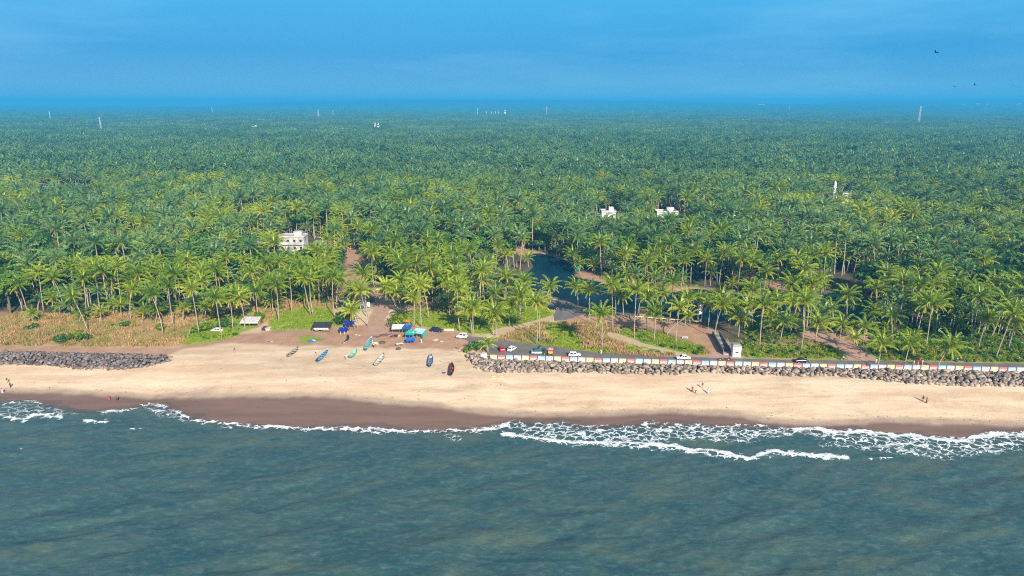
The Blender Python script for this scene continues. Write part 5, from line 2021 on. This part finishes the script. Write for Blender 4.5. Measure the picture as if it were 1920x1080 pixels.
def pose_joints(pose):
    J = dict(pel=(0, 0, .93), spi=(0, 0, 1.12), che=(0, .0, 1.32), nec=(0, 0, 1.47), hea=(0, -.02, 1.56), top=(0, -.02, 1.69),
             hl=(-.10, 0, .90), kl=(-.11, -.02, .50), al=(-.11, .03, .09), tl=(-.11, -.15, .04), hr=(.10, 0, .90), kr=(.11, -.02, .50), ar=(.11, .03, .09), tr=(.11, -.15, .04),
             sl=(-.19, 0, 1.40), el=(-.25, .02, 1.13), wl=(-.25, -.06, .89), sr=(.19, 0, 1.40), er=(.25, .02, 1.13), wr=(.25, -.06, .89))
    if pose == 'walk':
        J.update(kl=(-.10, -.20, .53), al=(-.10, -.22, .10), tl=(-.10, -.40, .06), kr=(.10, .06, .50), ar=(.10, .36, .16), tr=(.10, .24, .04),
                 el=(-.25, .14, 1.15), wl=(-.26, .20, .92), er=(.25, -.08, 1.15), wr=(.23, -.24, .95))
    if pose == 'ride':
        d = -.15
        J.update(pel=(0, 0, .93), spi=(0, -.05, 1.12), che=(0, -.12, 1.32), nec=(0, -.17, 1.46), hea=(0, -.20, 1.55), top=(0, -.21, 1.68), kl=(-.22, -.40, .80), al=(-.20, -.28, .40), tl=(-.20, -.45, .36),
                 kr=(.22, -.40, .80), ar=(.20, -.28, .40), tr=(.20, -.45, .36), sl=(-.19, -.13, 1.40), sr=(.19, -.13, 1.40), el=(-.30, -.35, 1.22), wl=(-.30, -.58, 1.10), er=(.30, -.35, 1.22), wr=(.30, -.58, 1.10))
    if pose == 'sit':
        J.update(kl=(-.12, -.42, .90), al=(-.12, -.44, .50), tl=(-.12, -.60, .46), kr=(.12, -.42, .90), ar=(.12, -.44, .50), tr=(.12, -.60, .46), el=(-.25, -.08, 1.14), wl=(-.16, -.32, 1.0), er=(.25, -.08, 1.14), wr=(.16, -.32, 1.0))
    return {k: Vector(v) for k, v in J.items()}


PM = {}


def person_meshes(pose):
    if pose in PM: return PM[pose]
    J = pose_joints(pose)
    V, E, R = [], [], []

    def chain(prev, pts, rad):
        for p, r in zip(pts, rad):
            V.append(tuple(p)); R.append(r)
            if prev is not None: E.append((prev, len(V) - 1))
            prev = len(V) - 1
        return prev
    pel = chain(None, [J['pel']], [(.15, .11)])
    che = chain(pel, [J['spi'], J['che']], [(.13, .10), (.155, .11)])
    nk = chain(che, [J['nec']], [.058])
    hd = chain(nk, [J['hea'], J['top']], [(.075, .092), (.066, .078)])
    for s_ in 'lr':
        chain(pel, [J['h' + s_], J['k' + s_], J['a' + s_], J['t' + s_]], [.088, .058, .042, .036])
        w = chain(che, [J['s' + s_], J['e' + s_], J['w' + s_]], [.058, .042, .030])
        wv = J['w' + s_]; dirn = (wv - J['e' + s_]).normalized()
        sgn = -1 if s_ == 'l' else 1
        side = Vector((0, -1, 0)) if abs(dirn.z) > .6 else Vector((sgn, 0, 0))
        side = (side - dirn * side.dot(dirn)).normalized()
        curl = dirn.cross(side).normalized() * sgn
        pm = chain(w, [wv + dirn * .055], [(.034, .018)])
        for q, (off, ln) in enumerate(((-.026, .062), (-.009, .078), (.009, .082), (.027, .070))):
            base = wv + dirn * .085 - side * off
            chain(pm, [base, base + dirn * ln * .55 + curl * .006, base + dirn * ln * .9 + curl * .028], [.010, .009, .007])
        th = wv + dirn * .03 + side * .03
        chain(pm, [th, th + side * .02 + dirn * .03, th + side * .024 + dirn * .055 + curl * .01], [.012, .010, .008])
    body = skin_mesh(V, E, R, 0, [M_SKIN], 'person_body')
    # nose, ears, brows and lips belong to the same body mesh
    bm = bmesh.new(); bm.from_mesh(body)
    h = J['hea'] + Vector((0, 0, .045))
    for c, r, sc in ((h + Vector((0, -.098, -.015)), .018, (1, 1.2, 1.5)), (h + Vector((-.078, 0, 0)), .025, (.5, .8, 1.3)), (h + Vector((.078, 0, 0)), .025, (.5, .8, 1.3)), (h + Vector((0, -.088, -.055)), .022, (1.4, .5, .4)),
                     (h + Vector((-.032, -.086, .018)), .013, (1.2, .6, .8)), (h + Vector((.032, -.086, .018)), .013, (1.2, .6, .8))):
        bmesh.ops.create_uvsphere(bm, u_segments=7, v_segments=5, radius=r, matrix=Matrix.Translation(c) @ Matrix.Diagonal((*sc, 1)))
    bm.to_mesh(body); bm.free()

    def cloth(chains, nm):
        V.clear(); E.clear(); R.clear()
        r0 = chain(None, [chains[0][0]], [chains[0][1]])
        idx = {0: r0}
        for start, pts, rad in chains[1:]:
            end = chain(idx[start], pts, rad)
            idx[len(idx)] = end
        return skin_mesh(list(V), list(E), list(R), 0, [M_DARK], nm)
    mid = lambda a, b, t: J[a].lerp(J[b], t)
    shirt = cloth([(J['spi'], (.15, .118)), (0, [J['che']], [(.175, .13)]), (0, [mid('spi', 'pel', .8)], [(.16, .125)]), (1, [J['sl'], mid('sl', 'el', .75)], [.076, .062]), (1, [J['sr'], mid('sr', 'er', .75)], [.076, .062])], 'person_shirt')
    trou = cloth([(J['pel'], (.165, .125)), (0, [J['hl'], J['kl'], mid('kl', 'al', .85)], [.108, .078, .066]), (0, [J['hr'], J['kr'], mid('kr', 'ar', .85)], [.108, .078, .066])], 'person_trousers')
    a, b = J['al'], J['ar']
    lun = MB()
    rows = []
    foot = (a + b) / 2; foot.z = max(foot.z, .05)
    for t, rr in ((0, .17), (.35, .2), (.7, .22), (.95, .25)):
        c = J['spi'].lerp(foot, t) - Vector((0, 0, .12 * (1 - t)))
        rows.append([c + Vector((rr * math.cos(w * PI / 6), rr * .85 * math.sin(w * PI / 6), 0)) for w in range(13)])
    loft(lun, rows, True)
    skirt = lun.mesh('person_skirt', [M_DARK], True)
    hm = MB(); hm.ball(J['hea'] + Vector((0, .012, .09)), .098, 10, 0, .04, (.9, 1.05, .95))
    hair = hm.mesh('person_hair', [M_HAIR], True)
    PM[pose] = (body, shirt, trou, skirt, hair)
    return PM[pose]


def cloth_mat(c): return plain('cloth_%d_%d_%d' % tuple(int(x * 255) for x in c), c, .85, .2, 8)


def person(px, py, face, shirt, lower, label, pose='stand', skirt=False, scale=1.0, group=None, dz=0.0, at=None):
    b = gp(px, py) if at is None else np.array(at)
    body, sh, tr, sk, ha = person_meshes(pose)
    r = empty('person', (b[0], b[1], b[2] + dz), face, label, 'person', group)
    r.scale = (scale,) * 3
    link('body', body, r)
    for nm, me, c in (('shirt', sh, shirt), ('skirt' if skirt else 'trousers', sk if skirt else tr, lower)):
        o = link(nm, me, r)
        o.material_slots[0].link = 'OBJECT'
        o.material_slots[0].material = cloth_mat(c)
    link('hair', ha, r)
    return r


RED, MAR, WHT, BLK, PNK, BLU, ORA, TAN = (.55, .03, .03), (.25, .02, .04), (.75, .74, .72), (.02, .02, .025), (.72, .32, .36), (.05, .12, .35), (.70, .20, .06), (.45, .32, .2)
person(5, 738, .6, PNK, WHT, 'person in pink and white at the very left edge, near the water', 'walk', True, 1.05)
person(20, 727, .8, MAR, BLK, 'person in dark maroon, foremost of three at the left edge', 'walk', False, 1.05)
person(14, 718, .8, BLK, TAN, 'person in black standing furthest inland at the left edge', 'stand', False, 1.0)
person(193, 693, 0, MAR, TAN, 'person in maroon standing at the foot of the left rock bank', 'stand')
person(205, 751, .4, RED, RED, 'person all in red, left of the pair wading at the shore', 'walk', True, 1.05)
person(221, 752, -.3, RED, BLK, 'person in red and black, right of the pair wading at shore', 'walk', False, 1.05)
person(440, 661, 1.0, BLK, TAN, 'person in black alone on dry sand below the pole frame', 'walk')
person(594, 665, 0, WHT, TAN, 'person in white standing behind the dark blue boat', 'stand')
person(649, 674, .4, WHT, PNK, 'person in white and pink left of the mint green boat', 'walk', True)
person(701, 652, -.5, WHT, BLK, 'person in white shirt and black beside the teal boat', 'stand')
person(698, 643, .5, RED, WHT, 'person in red bending over gear behind the teal boat', 'walk')
person(790, 643, 0, PNK, WHT, 'person in pink standing at the right of the market awnings', 'stand', True)
person(1298, 735, .5, RED, RED, 'person in bright red, left of the four strolling on sand', 'walk', True, 1.12)
person(1304, 738, .5, WHT, BLK, 'person in white shirt and black trousers beside the one in red', 'walk', False, 1.08)
person(1317, 728, .3, BLK, TAN, 'person in black, furthest inland of the four on sand', 'walk', False, 1.08)
person(1328, 738, .3, WHT, WHT, 'person all in white, right of the four strolling on sand', 'stand', True, 1.08)
person(1730, 753, .2, BLK, MAR, 'person in black, left of the couple near the wet sand', 'walk', False, 1.1)
person(1737, 756, .2, RED, MAR, 'person in red, right of the couple near the wet sand', 'walk', True, 1.08)
person(1127, 664, .2, WHT, WHT, 'person in white at the roadside below a lone palm', 'stand')
person(1642, 681, .3, WHT, WHT, 'person all in white walking on the road by the wall', 'walk', True)
person(1713, 683, .3, TAN, WHT, 'person in tan, left of three on the road at right', 'walk')
person(1721, 684, .1, RED, ORA, 'person in red and orange, middle of three on the road', 'stand', True)
person(1729, 684, -.2, WHT, PNK, 'person in white and pink, right of three on the road', 'walk', True)
person(1047, 566, .4, BLK, BLU, 'person in dark clothes on the pond rail by the bend', 'stand')
person(1180, 596, .4, BLU, BLK, 'person in blue standing at the cream rail by the pond', 'stand')
person(1363, 655, .3, PNK, BLK, 'person in pink on the gatehouse steps', 'walk', True)
person(1359, 660, .5, RED, BLK, 'person in red, lower of two on the gatehouse steps', 'stand')
xs_, ys_ = wall_at(float(np.interp(gp(1624, 690, z=LAND)[0], [p[0] for p in WP], seg)))
person(0, 0, .2, BLK, BLU, 'person in dark clothes sitting on the striped wall facing the sea', 'sit', at=(xs_ - .4, ys_, LAND + WH - .83))
person(0, 0, -.1, (.15, .16, .22), BLU, 'person in blue grey sitting right of the dark one on the wall', 'sit', at=(xs_ + .5, ys_, LAND + WH - .83))
for (bx_, by_), a, sc_, lc_, lab in (((1580, 675.5), .1, WHT, BLK, 'rider in a white shirt on the white motorbike'), ((1368, 676), .05, RED, BLK, 'rider in red on the red motorbike near the gatehouse')):
    q = gp(bx_, by_, z=LAND)
    person(0, 0, a + PI / 2, sc_, lc_, lab, 'ride', at=(q[0] - .22 * math.cos(a), q[1] - .22 * math.sin(a), LAND + .06 - .02))


# ------------------------------------------------------------------ rails, fence, gatehouse
def rail(pts, label, mat=M_CREAM, h=.85, step=2.4, lintel=.28):
    g = [gp(*p, z=LAND) for p in pts]
    c = g[0]
    root = empty('guard_rail', c, 0, label, 'rail')
    for a, b in zip(g[:-1], g[1:]):
        d = b - a
        L = math.hypot(d[0], d[1]); an = math.atan2(d[1], d[0])
        m = (a + b) / 2 - c
        MB().box((m[0], m[1], h), (L, .22, lintel), an).build('top_rail', mat, root)
        for k in range(int(L / step) + 1):
            q = a + d * (k * step / L) - c
            MB().box((q[0], q[1], h / 2 - .07), (.22, .2, h - .14), an).build('post', M_CONC, root)


rail([(1037, 564.5), (1054, 569)], 'short cream guard rail where the bend meets the pond')
rail([(1070, 573.5), (1083, 578), (1106, 583)], 'cream guard rail right of the bend, along the pond')
rail([(1154, 589), (1167, 592)], 'short cream guard rail between palms at the pond edge')
rail([(1191, 597), (1240, 601), (1282, 604), (1316, 607)], 'long cream guard rail along the earth bank of the pond')


def net_fence():
    g = [gp(1078, 508, z=LAND), gp(1088, 505, z=LAND), gp(1100, 499, z=LAND)]
    c = g[0]
    r = empty('net_fence', c, 0, 'green net fence around a plot at the far pond bank', 'fence')
    M = plain('green_netting', (.02, .22, .13), .8, .3, 3)
    for a, b in zip(g[:-1], g[1:]):
        d = b - a; L = math.hypot(d[0], d[1]); m = (a + b) / 2 - c
        MB().box((m[0], m[1], .95), (L, .04, 1.9), math.atan2(d[1], d[0])).build('netting', M, r)
    for p in g: MB().tube([tuple(p - c), tuple(p - c + np.array([0, 0, 2.1]))], .06, 6).build('post', M_WOOD, r)


net_fence()
mast = empty('flag_mast', gp(1217, 512), 0, 'white mast with a faded red flag among the palms', 'flag')
MB().tube([(0, 0, 0), (0, 0, 9)], [.09, .04], 6).build('pole', M_WHITE, mast)
MB().box((.5, 0, 7.9), (1.0, .05, 1.8), rz=.2).build('flag', plain('faded_red_cloth', (.5, .16, .15), .8, .3, 3), mast)


def wall_box(root, w, d, h, mat, win=(), door=None, z0=0.0, name='wall'):
    """a block of masonry with recessed openings shown as framed dark panes standing 3 mm proud"""
    MB().box((0, 0, z0 + h / 2), (w, d, h)).build(name, mat, root)
    for (x, z, ww, hh) in win:
        f = MB().box((x, -d / 2 - .03, z0 + z), (ww + .2, .08, hh + .2)).build('window', M_CONC, root)
        MB().box((x, -d / 2 - .075, z0 + z), (ww, .03, hh)).build('pane', M_GLASS, f)
    if door:
        x, ww, hh = door
        dd = MB().box((x, -d / 2 - .04, z0 + hh / 2), (ww, .1, hh)).build('door', M_WOOD, root)
        MB().box((x + ww * .35, -d / 2 - .11, z0 + hh / 2), (.08, .05, .2)).build('handle', M_STEEL, dd)


def gatehouse():
    b = gp(1379, 667, z=LAND)
    r = empty('gatehouse', b, .0, 'white cube gatehouse with a long ruined grey wing behind', 'building')
    wall_box(r, 2.7, 2.4, 3.6, M_WHITE, [(.0, 1.6, .9, .35)])
    MB().box((0, .05, 3.72), (3.0, 2.7, .22)).build('roof', M_CONC, r)
    MB().box((-.1, .2, 4.0), (2.2, 1.8, .35)).build('roof_tank', M_STEEL, r)
    # stair wing running back to the left
    dirv = gp(1345, 626, z=LAND) - gp(1366, 662, z=LAND)
    L = math.hypot(dirv[0], dirv[1]); an = math.atan2(dirv[1], dirv[0])
    ux_, uy_ = dirv[0] / L, dirv[1] / L
    M_RUIN = plain('mouldy_concrete', (.17, .15, .135), .9, .6, 1.2)
    for k in range(9):
        t = (k + .5) / 9 * L
        MB().box((-2.6 + ux_ * t, .6 + uy_ * t, .25 + .05 * k), (L / 9, 2.3, .5 + .10 * k), an).build('step', M_RUIN if k % 2 else M_CONC, r)
    for side in (-1.25, 1.25):
        ox_, oy_ = -2.6 - uy_ * side, .6 + ux_ * side
        MB().box((ox_ + ux_ * L / 2, oy_ + uy_ * L / 2, .9), (L, .25, 1.8), an).build('parapet', M_RUIN, r)
    for k in range(4):
        MB().tube([(-1.3 + ux_ * k * 2.2, 1.3 + uy_ * k * 2.2, .0), (-1.3 + ux_ * k * 2.2, 1.3 + uy_ * k * 2.2, 3.4)], .08, 6).build('post', M_STEEL, r)


gatehouse()
hut = empty('pump_house', gp(1402, 600), 0, 'small pale block hut at the dark end of the pond', 'hut')
wall_box(hut, 3.2, 2.5, 3.2, M_CONC, [(-.5, 1.8, .7, .7)], (.8, .8, 1.9))
MB().box((0, 0, 3.3), (3.6, 2.9, .2)).build('roof', M_WHITE, hut)
sl = empty('sluice_tower', gp(1311, 601), 0, 'slim pale sluice tower standing at the pond edge', 'tower')
MB().box((0, 0, 3.2), (1.5, 1.3, 6.4)).build('shaft', M_WHITE, sl)
MB().box((0, -.68, 1.6), (1.0, .1, 2.2)).build('gate', M_DARK, sl)
MB().box((0, 0, 6.5), (1.9, 1.7, .2)).build('cap', M_CONC, sl)
rh = empty('roadside_stall', gp(1205, 592), 0, 'small stall with a faded red awning at the pond edge', 'stall')
MB().box((0, .3, 2.4), (3.6, 2.6, .12), rx=-.15).build('awning', plain('faded_red_awning', (.42, .13, .15), .8, .3, 2), rh)
for x in (-1.5, 1.5):
    for y in (-.7, 1.3): MB().tube([(x, y, 0), (x, y, 2.35)], .06, 6).build('post', M_WOOD, rh)
MB().box((0, -.5, .5), (3.0, .7, 1.0)).build('counter', M_WOOD, rh)


# ------------------------------------------------------------------ houses in the grove
def house(px, py, w, d, h, label, wallm=M_WHITE, roofm=None, storeys=1, rz=0.0, flat=True, parapet=True, name='house', cat='house'):
    b = gp(px, py)
    r = empty(name, b, rz, label, cat)
    win = []
    n = max(2, int(w / 3.2))
    for s_ in range(storeys):
        zz = (s_ + .55) * h / storeys
        for k in range(n):
            if s_ == 0 and k == n // 2: continue
            win.append(((k + .5) / n * w - w / 2, zz, 1.1, 1.2))
    wall_box(r, w, d, h, wallm, win, ((n // 2 + .5) / n * w - w / 2, 1.1, 2.1))
    if flat:
        MB().box((0, 0, h + .12), (w + .8, d + .8, .24)).build('roof', roofm or M_CONC, r)
        if parapet:
            p = MB()
            for x in (-w / 2, w / 2): p.box((x, 0, h + .6), (.2, d, .72))
            for y in (-d / 2, d / 2): p.box((0, y, h + .6), (w - .22, .2, .72))
            p.build('parapet', wallm, r)
        if storeys > 1:
            MB().box((w * .2, d * .1, h + 1.5), (w * .32, d * .4, 2.5)).build('stair_head', wallm, r)
            for s_ in range(1, storeys):
                MB().box((0, -d / 2 - .5, h * s_ / storeys), (w * .9, 1.0, .14)).build('balcony', M_CONC, r)
    else:
        m = MB()
        m.prism([(-d / 2 - .6, h - .05), (0, h + d * .32), (d / 2 + .6, h - .05), (0, h + d * .30 - .25)], w + 1.0, 0, Matrix.Rotation(-PI / 2, 4, 'Z'))
        m.build('roof', roofm or M_TILE, r)
    return r


M_STAINED = plain('rain_stained_white', (.50, .48, .46), .85, .6, .45)
M_DULLWHITE = plain('dull_white_wash', (.62, .61, .58), .8, .3, .5)
M_GREYW = plain('mouldy_grey_render', (.33, .31, .30), .9, .4, .5)
house(553, 482, 13.5, 8, 11.5, 'tall rain-stained white house behind palms left of centre', M_STAINED, storeys=3)
house(606, 484, 7.5, 7, 9.0, 'bare grey concrete house right beside the tall white house', M_GREYW, storeys=3, parapet=False)
house(478, 470, 9, 6, 3.4, 'low dull grey-roofed house left of the tall white house', plain('pink_render', (.50, .33, .29), .8, .3, .6), flat=False, roofm=M_GREYW)
house(1139, 428, 9.5, 8, 11.5, 'bright white flat-roofed house among palms, left of two', M_DULLWHITE, storeys=2)
house(1247, 429, 14, 8, 11.5, 'white house with a grey wing among palms, right of two', M_DULLWHITE, storeys=2, rz=.05)
house(1300, 436, 5, 5, 5, 'small pale house peeping out right of the wider white house', M_STAINED)
house(1322, 499, 10, 6, 3.0, 'low grey-roofed hut row in shade behind the pond clearing', M_GREYW, flat=False, roofm=M_GREYW)
house(1432, 493, 6, 5, 3.2, 'pale cottage in palm shade right of the pond clearing', M_STAINED, flat=False, roofm=M_GREYW)
house(96, 385, 10, 8, 7.5, 'small house with an orange clay roof beside the brown tree', M_STAINED, flat=False, roofm=plain('bright_clay_roof', (.55, .24, .10), .8, .3, 1))
house(132, 555, 7, 5, 2.6, 'low shaded grey hut behind the leaning palms at left', M_GREYW, flat=False, roofm=plain('faded_grey_thatch', (.30, .28, .30), .9, .3, 1))
house(647, 575, 2.6, 3.2, 3.0, 'tiny beige ruined hut among the palms left of the kiosk', plain('beige_plaster', (.62, .52, .38), .85, .3, 1), parapet=False)
house(762, 545, 6, 4, 2.8, 'low pale hut in shade right of the earth lane', M_GREYW, flat=False, roofm=M_GREYW)


def kiosk():
    b = gp(683, 583)
    r = empty('kiosk', b, .1, 'bright blue kiosk standing at the left of the earth lane', 'kiosk')
    M = plain('kiosk_blue', (.015, .10, .50), .6, .2, 2)
    wall_box(r, 1.9, 1.8, 3.0, M, [(0, 1.9, 1.0, .8)])
    MB().box((0, -.15, 3.1), (2.3, 2.5, .12), rx=.08).build('roof', M_STEEL, r)
    MB().box((-1.25, .1, 1.2), (.5, 1.2, 2.4)).build('side_locker', plain('pale_blue_panel', (.45, .56, .66), .6, .2, 2), r)
    MB().box((0, -1.05, 1.35), (1.6, .35, .08)).build('counter', M_WOOD, r)


kiosk()
tk = empty('water_tank', gp(691, 577), 0, 'round white water tank beside the blue kiosk', 'tank')
MB().tube([(0, 0, .5), (0, 0, 2.0), (0, 0, 2.3)], [.75, .75, .35], 14).build('tank', M_WHITE, tk, True)
for x in (-.5, .5):
    for y in (-.5, .5): MB().box((x, y, .25), (.12, .12, .5)).build('leg', M_CONC, tk)
bt = empty('tarpaulin_shelter', gp(1000, 466), 0, 'blue sheeted lean-to in shade on the far pond bank', 'shelter')
roof_sheet(4, 2.6, 1.8, 2.4, wave=.08, sag=.2).build('roof', M_BRIGHTBLUE, bt)
frame_posts(bt, (-2, 2), (-1.3, 1.3), lambda x, y: 2.1 + y * .22)


def mosque():
    b = gp(1575, 398)
    r = empty('prayer_hall', b, 0, 'white hall with one slim white minaret rising from the grove', 'mosque')
    wall_box(r, 14, 9, 14.2, M_WHITE, [(-4.5, 11.5, 1.4, 2), (-1.5, 11.5, 1.4, 2), (1.5, 11.5, 1.4, 2), (4.5, 11.5, 1.4, 2)], (0, 1.6, 2.6))
    MB().box((0, 0, 14.4), (15, 10, .4)).build('roof', M_WHITE, r)
    p = MB()
    for x in (-7, 7): p.box((x, 0, 15.0), (.3, 9.4, .8))
    p.box((0, -4.7, 15.0), (13.6, .3, .8))
    p.build('parapet', M_WHITE, r)
    m = MB().tube([(-7.5, -2.5, 0), (-7.5, -2.5, 22)], [1.15, .95], 10).build('minaret', M_WHITE, r)
    MB().tube([(-7.5, -2.5, 19.0), (-7.5, -2.5, 19.5)], [1.5, 1.5], 10).build('gallery', M_WHITE, m)
    MB().tube([(-7.5, -2.5, 22), (-7.5, -2.5, 22.6), (-7.5, -2.5, 23.6), (-7.5, -2.5, 24.4)], [1.05, 1.0, .45, .06], 10).build('cupola', M_WHITE, m)


mosque()


# ------------------------------------------------------------------ masts and far buildings
def mast_tower(px, ytop, ybase, label, drum=True, w=None):
    """lattice mast; survey gives top and the level where it sinks into the canopy"""
    d = (CAM_H - 16) / ((ybase - 193) / FPX)
    # distance along the ground for a line of sight meeting canopy level
    rr = ray(px, ybase)
    t = (CAM_H - 16) / -rr[2]
    y = rr[1] * t
    top = at_depth(px, ytop, y)
    z0 = float(ground_z(np.array([top[0]]), np.array([y]))[0])
    H = top[2] - z0
    r = empty('lattice_mast', (top[0], y, z0), random.uniform(0, .8), label, 'mast', 'telecom masts above the grove')
    wb = w or max(2.4, H * .075); wt = wb * .42
    rad = max(.12, y * .00013)
    m = MB()
    lev = 9
    P_ = []
    for i in range(lev + 1):
        k = (wb + (wt - wb) * i / lev) / 2; z = H * .93 * i / lev
        P_.append([(-k, -k, z), (k, -k, z), (k, k, z), (-k, k, z)])
    for c in range(4): m.tube([P_[0][c], P_[-1][c]], rad, 4)
    m.build('legs', M_TOWER, r)
    b = MB()
    for i in range(lev):
        for c in range(4):
            b.tube([P_[i][c], P_[i + 1][(c + 1) % 4]], rad * .7, 3)
            b.tube([P_[i + 1][c], P_[i + 1][(c + 1) % 4]], rad * .7, 3)
    b.build('bracing', M_TOWER, r)
    if drum:
        for a in range(3):
            MB().box((wt * .9 * math.cos(a * 2.09), wt * .9 * math.sin(a * 2.09), H * .95), (.5, .5, H * .09), a * 2.09).build('antenna_panel', M_WHITE, r)
        MB().tube([(0, 0, H * .9), (0, 0, H)], rad, 5).build('spike', M_TOWER, r)
        MB().disc((wt * .6, -wt * .6, H * .8), max(.7, wt * .4), 'Y', .3, 10).build('dish', M_WHITE, r)


for px_, a_, b_, l_ in ((92, 209, 225, 'thin pale mast furthest left above the grove'), (186, 220, 244, 'pale mast nearer than the leftmost one, left of the orange hut'), (397, 200, 212, 'faint tripod-like mast on the left horizon'),
                        (596, 205, 221, 'pale mast, taller of two close together left of centre'), (624, 207, 218, 'pale mast, shorter of two close together left of centre'), (895, 203, 217, 'slim mast near the middle of the horizon'),
                        (1025, 200, 217, 'slim mast just right of the middle of the horizon'), (1481, 197, 209, 'small mast on the horizon right of the lone white building'), (1727, 199, 231, 'large lattice mast standing tall at right above the grove')):
    mast_tower(px_, a_, b_, l_)


def far_block(px, ytop, y_dist, w, h, label, group, d=12, mat=M_WHITE, storeys=3):
    t = at_depth(px, ytop, y_dist)
    r = empty('far_building', (t[0], y_dist, t[2] - h), 0, label, 'building', group)
    MB().box((0, 0, h / 2), (w, d, h)).build('wall', mat, r)
    MB().box((0, 0, h + .3), (w + 1, d + 1, .6)).build('roof', M_CONC, r)
    MB().box((w * .2, 0, h + 1.6), (w * .3, d * .4, 2.4)).build('stair_head', mat, r)
    for s_ in range(storeys):
        MB().box((0, -d / 2 - .06, (s_ + .6) * h / storeys), (w * .86, .1, h / storeys * .4)).build('window_band', M_GLASS, r)


far_block(703, 232, 1850, 4, 22, 'slim white tower block, left of two above the middle grove', 'white blocks in the middle grove', 5)
far_block(709, 233, 1850, 5, 21, 'white tower block, right of two above the middle grove', 'white blocks in the middle grove', 5)
far_block(478, 237, 1900, 14, 14, 'low white roof showing above the left grove', 'white blocks in the left grove', 8, storeys=2)
for k, (px_, w_) in enumerate(((912, 7), (921, 6), (929, 6), (935, 5))):
    far_block(px_, 209.5, 4100, w_ * .6, 42, f'slim white tower block on the horizon, {ORD[k]} from left of four', 'four white tower blocks on the horizon', 8, storeys=6)
far_block(947, 207, 4300, 10, 45, 'single pale block right of the four white tower blocks', 'pale blocks on the horizon', 10)
far_block(1427, 195.5, 8000, 70, 48, 'wide white building alone on the right-centre horizon', 'white buildings on the horizon', 20)
for k, (px_, yt_, w_) in enumerate(((1689, 196.5, 50), (1736, 196.5, 70), (1752, 196, 45), (1764, 197.5, 60), (1792, 196.5, 45), (1807, 195, 22), (1833, 194, 36), (1839, 195.5, 30), (1850, 195, 32), (1878, 195.5, 34), (1893, 196.5, 70), (1904, 195.5, 26), (1911, 194.5, 34))):
    far_block(px_, yt_, 8200 - 20 * (k % 3), w_, 34 + 8 * (k % 3), f'white building of the distant right-hand town, {ORD[k]} from left', 'white buildings of the distant town', 20)


# ------------------------------------------------------------------ birds
def bird(px, py, span_px, roll, label, span=1.35, head=0.0):
    d = FPX * span / span_px
    r_ = ray(px, py)
    p = np.array([0, 0, CAM_H]) + r_ * d
    root = empty('soaring_bird', p, head, label, 'bird', 'birds soaring over the right of the grove')
    root.rotation_euler = (0, roll, head)
    V, E = [], []
    pts = [(0, .34, -.01), (0, .2, 0), (0, .0, 0), (0, -.2, .0), (0, -.3, .01), (-.22, .06, .05), (-.48, .02, .09), (-.66, -.10, .07), (.22, .06, .05), (.48, .02, .09), (.66, -.10, .07), (0, -.42, .0)]
    E = [(0, 1), (1, 2), (2, 3), (3, 4), (1, 5), (5, 6), (6, 7), (1, 8), (8, 9), (9, 10), (4, 11)]
    R = [(.03, .03), (.06, .06), (.08, .07), (.055, .05), (.05, .02), (.10, .016), (.09, .012), (.03, .008), (.10, .016), (.09, .012), (.03, .008), (.09, .010)]
    me = skin_mesh([tuple(c * span / 1.35 for c in q) for q in pts], E, [tuple(x * span / 1.35 for x in q) for q in R], 2, [plain('dark_plumage', (.022, .018, .016), .7, .3, 6)], 'bird_body')
    link('body', me, root)
    MB().tube([(0, .36 * span / 1.35, 0), (0, .43 * span / 1.35, -.02)], [.02, .004], 5).build('beak', M_BLACK, root)


bird(1756, 98, 16, .35, 'largest dark bird with spread wings, upper right sky', 1.4, .5)
bird(1828, 158, 9, .7, 'dark bird banking steeply, lowest on the right', 1.35, .9)
bird(1790, 162, 8, .35, 'smaller dark bird left of the banking one, low in the sky', 1.35, .4)
bird(1828, 58, 4, .2, 'tiny distant bird, highest but one of the flock', 1.35, .2)
bird(1866, 18, 3, .1, 'tiniest bird speck at the top right of the sky', 1.35, .2)
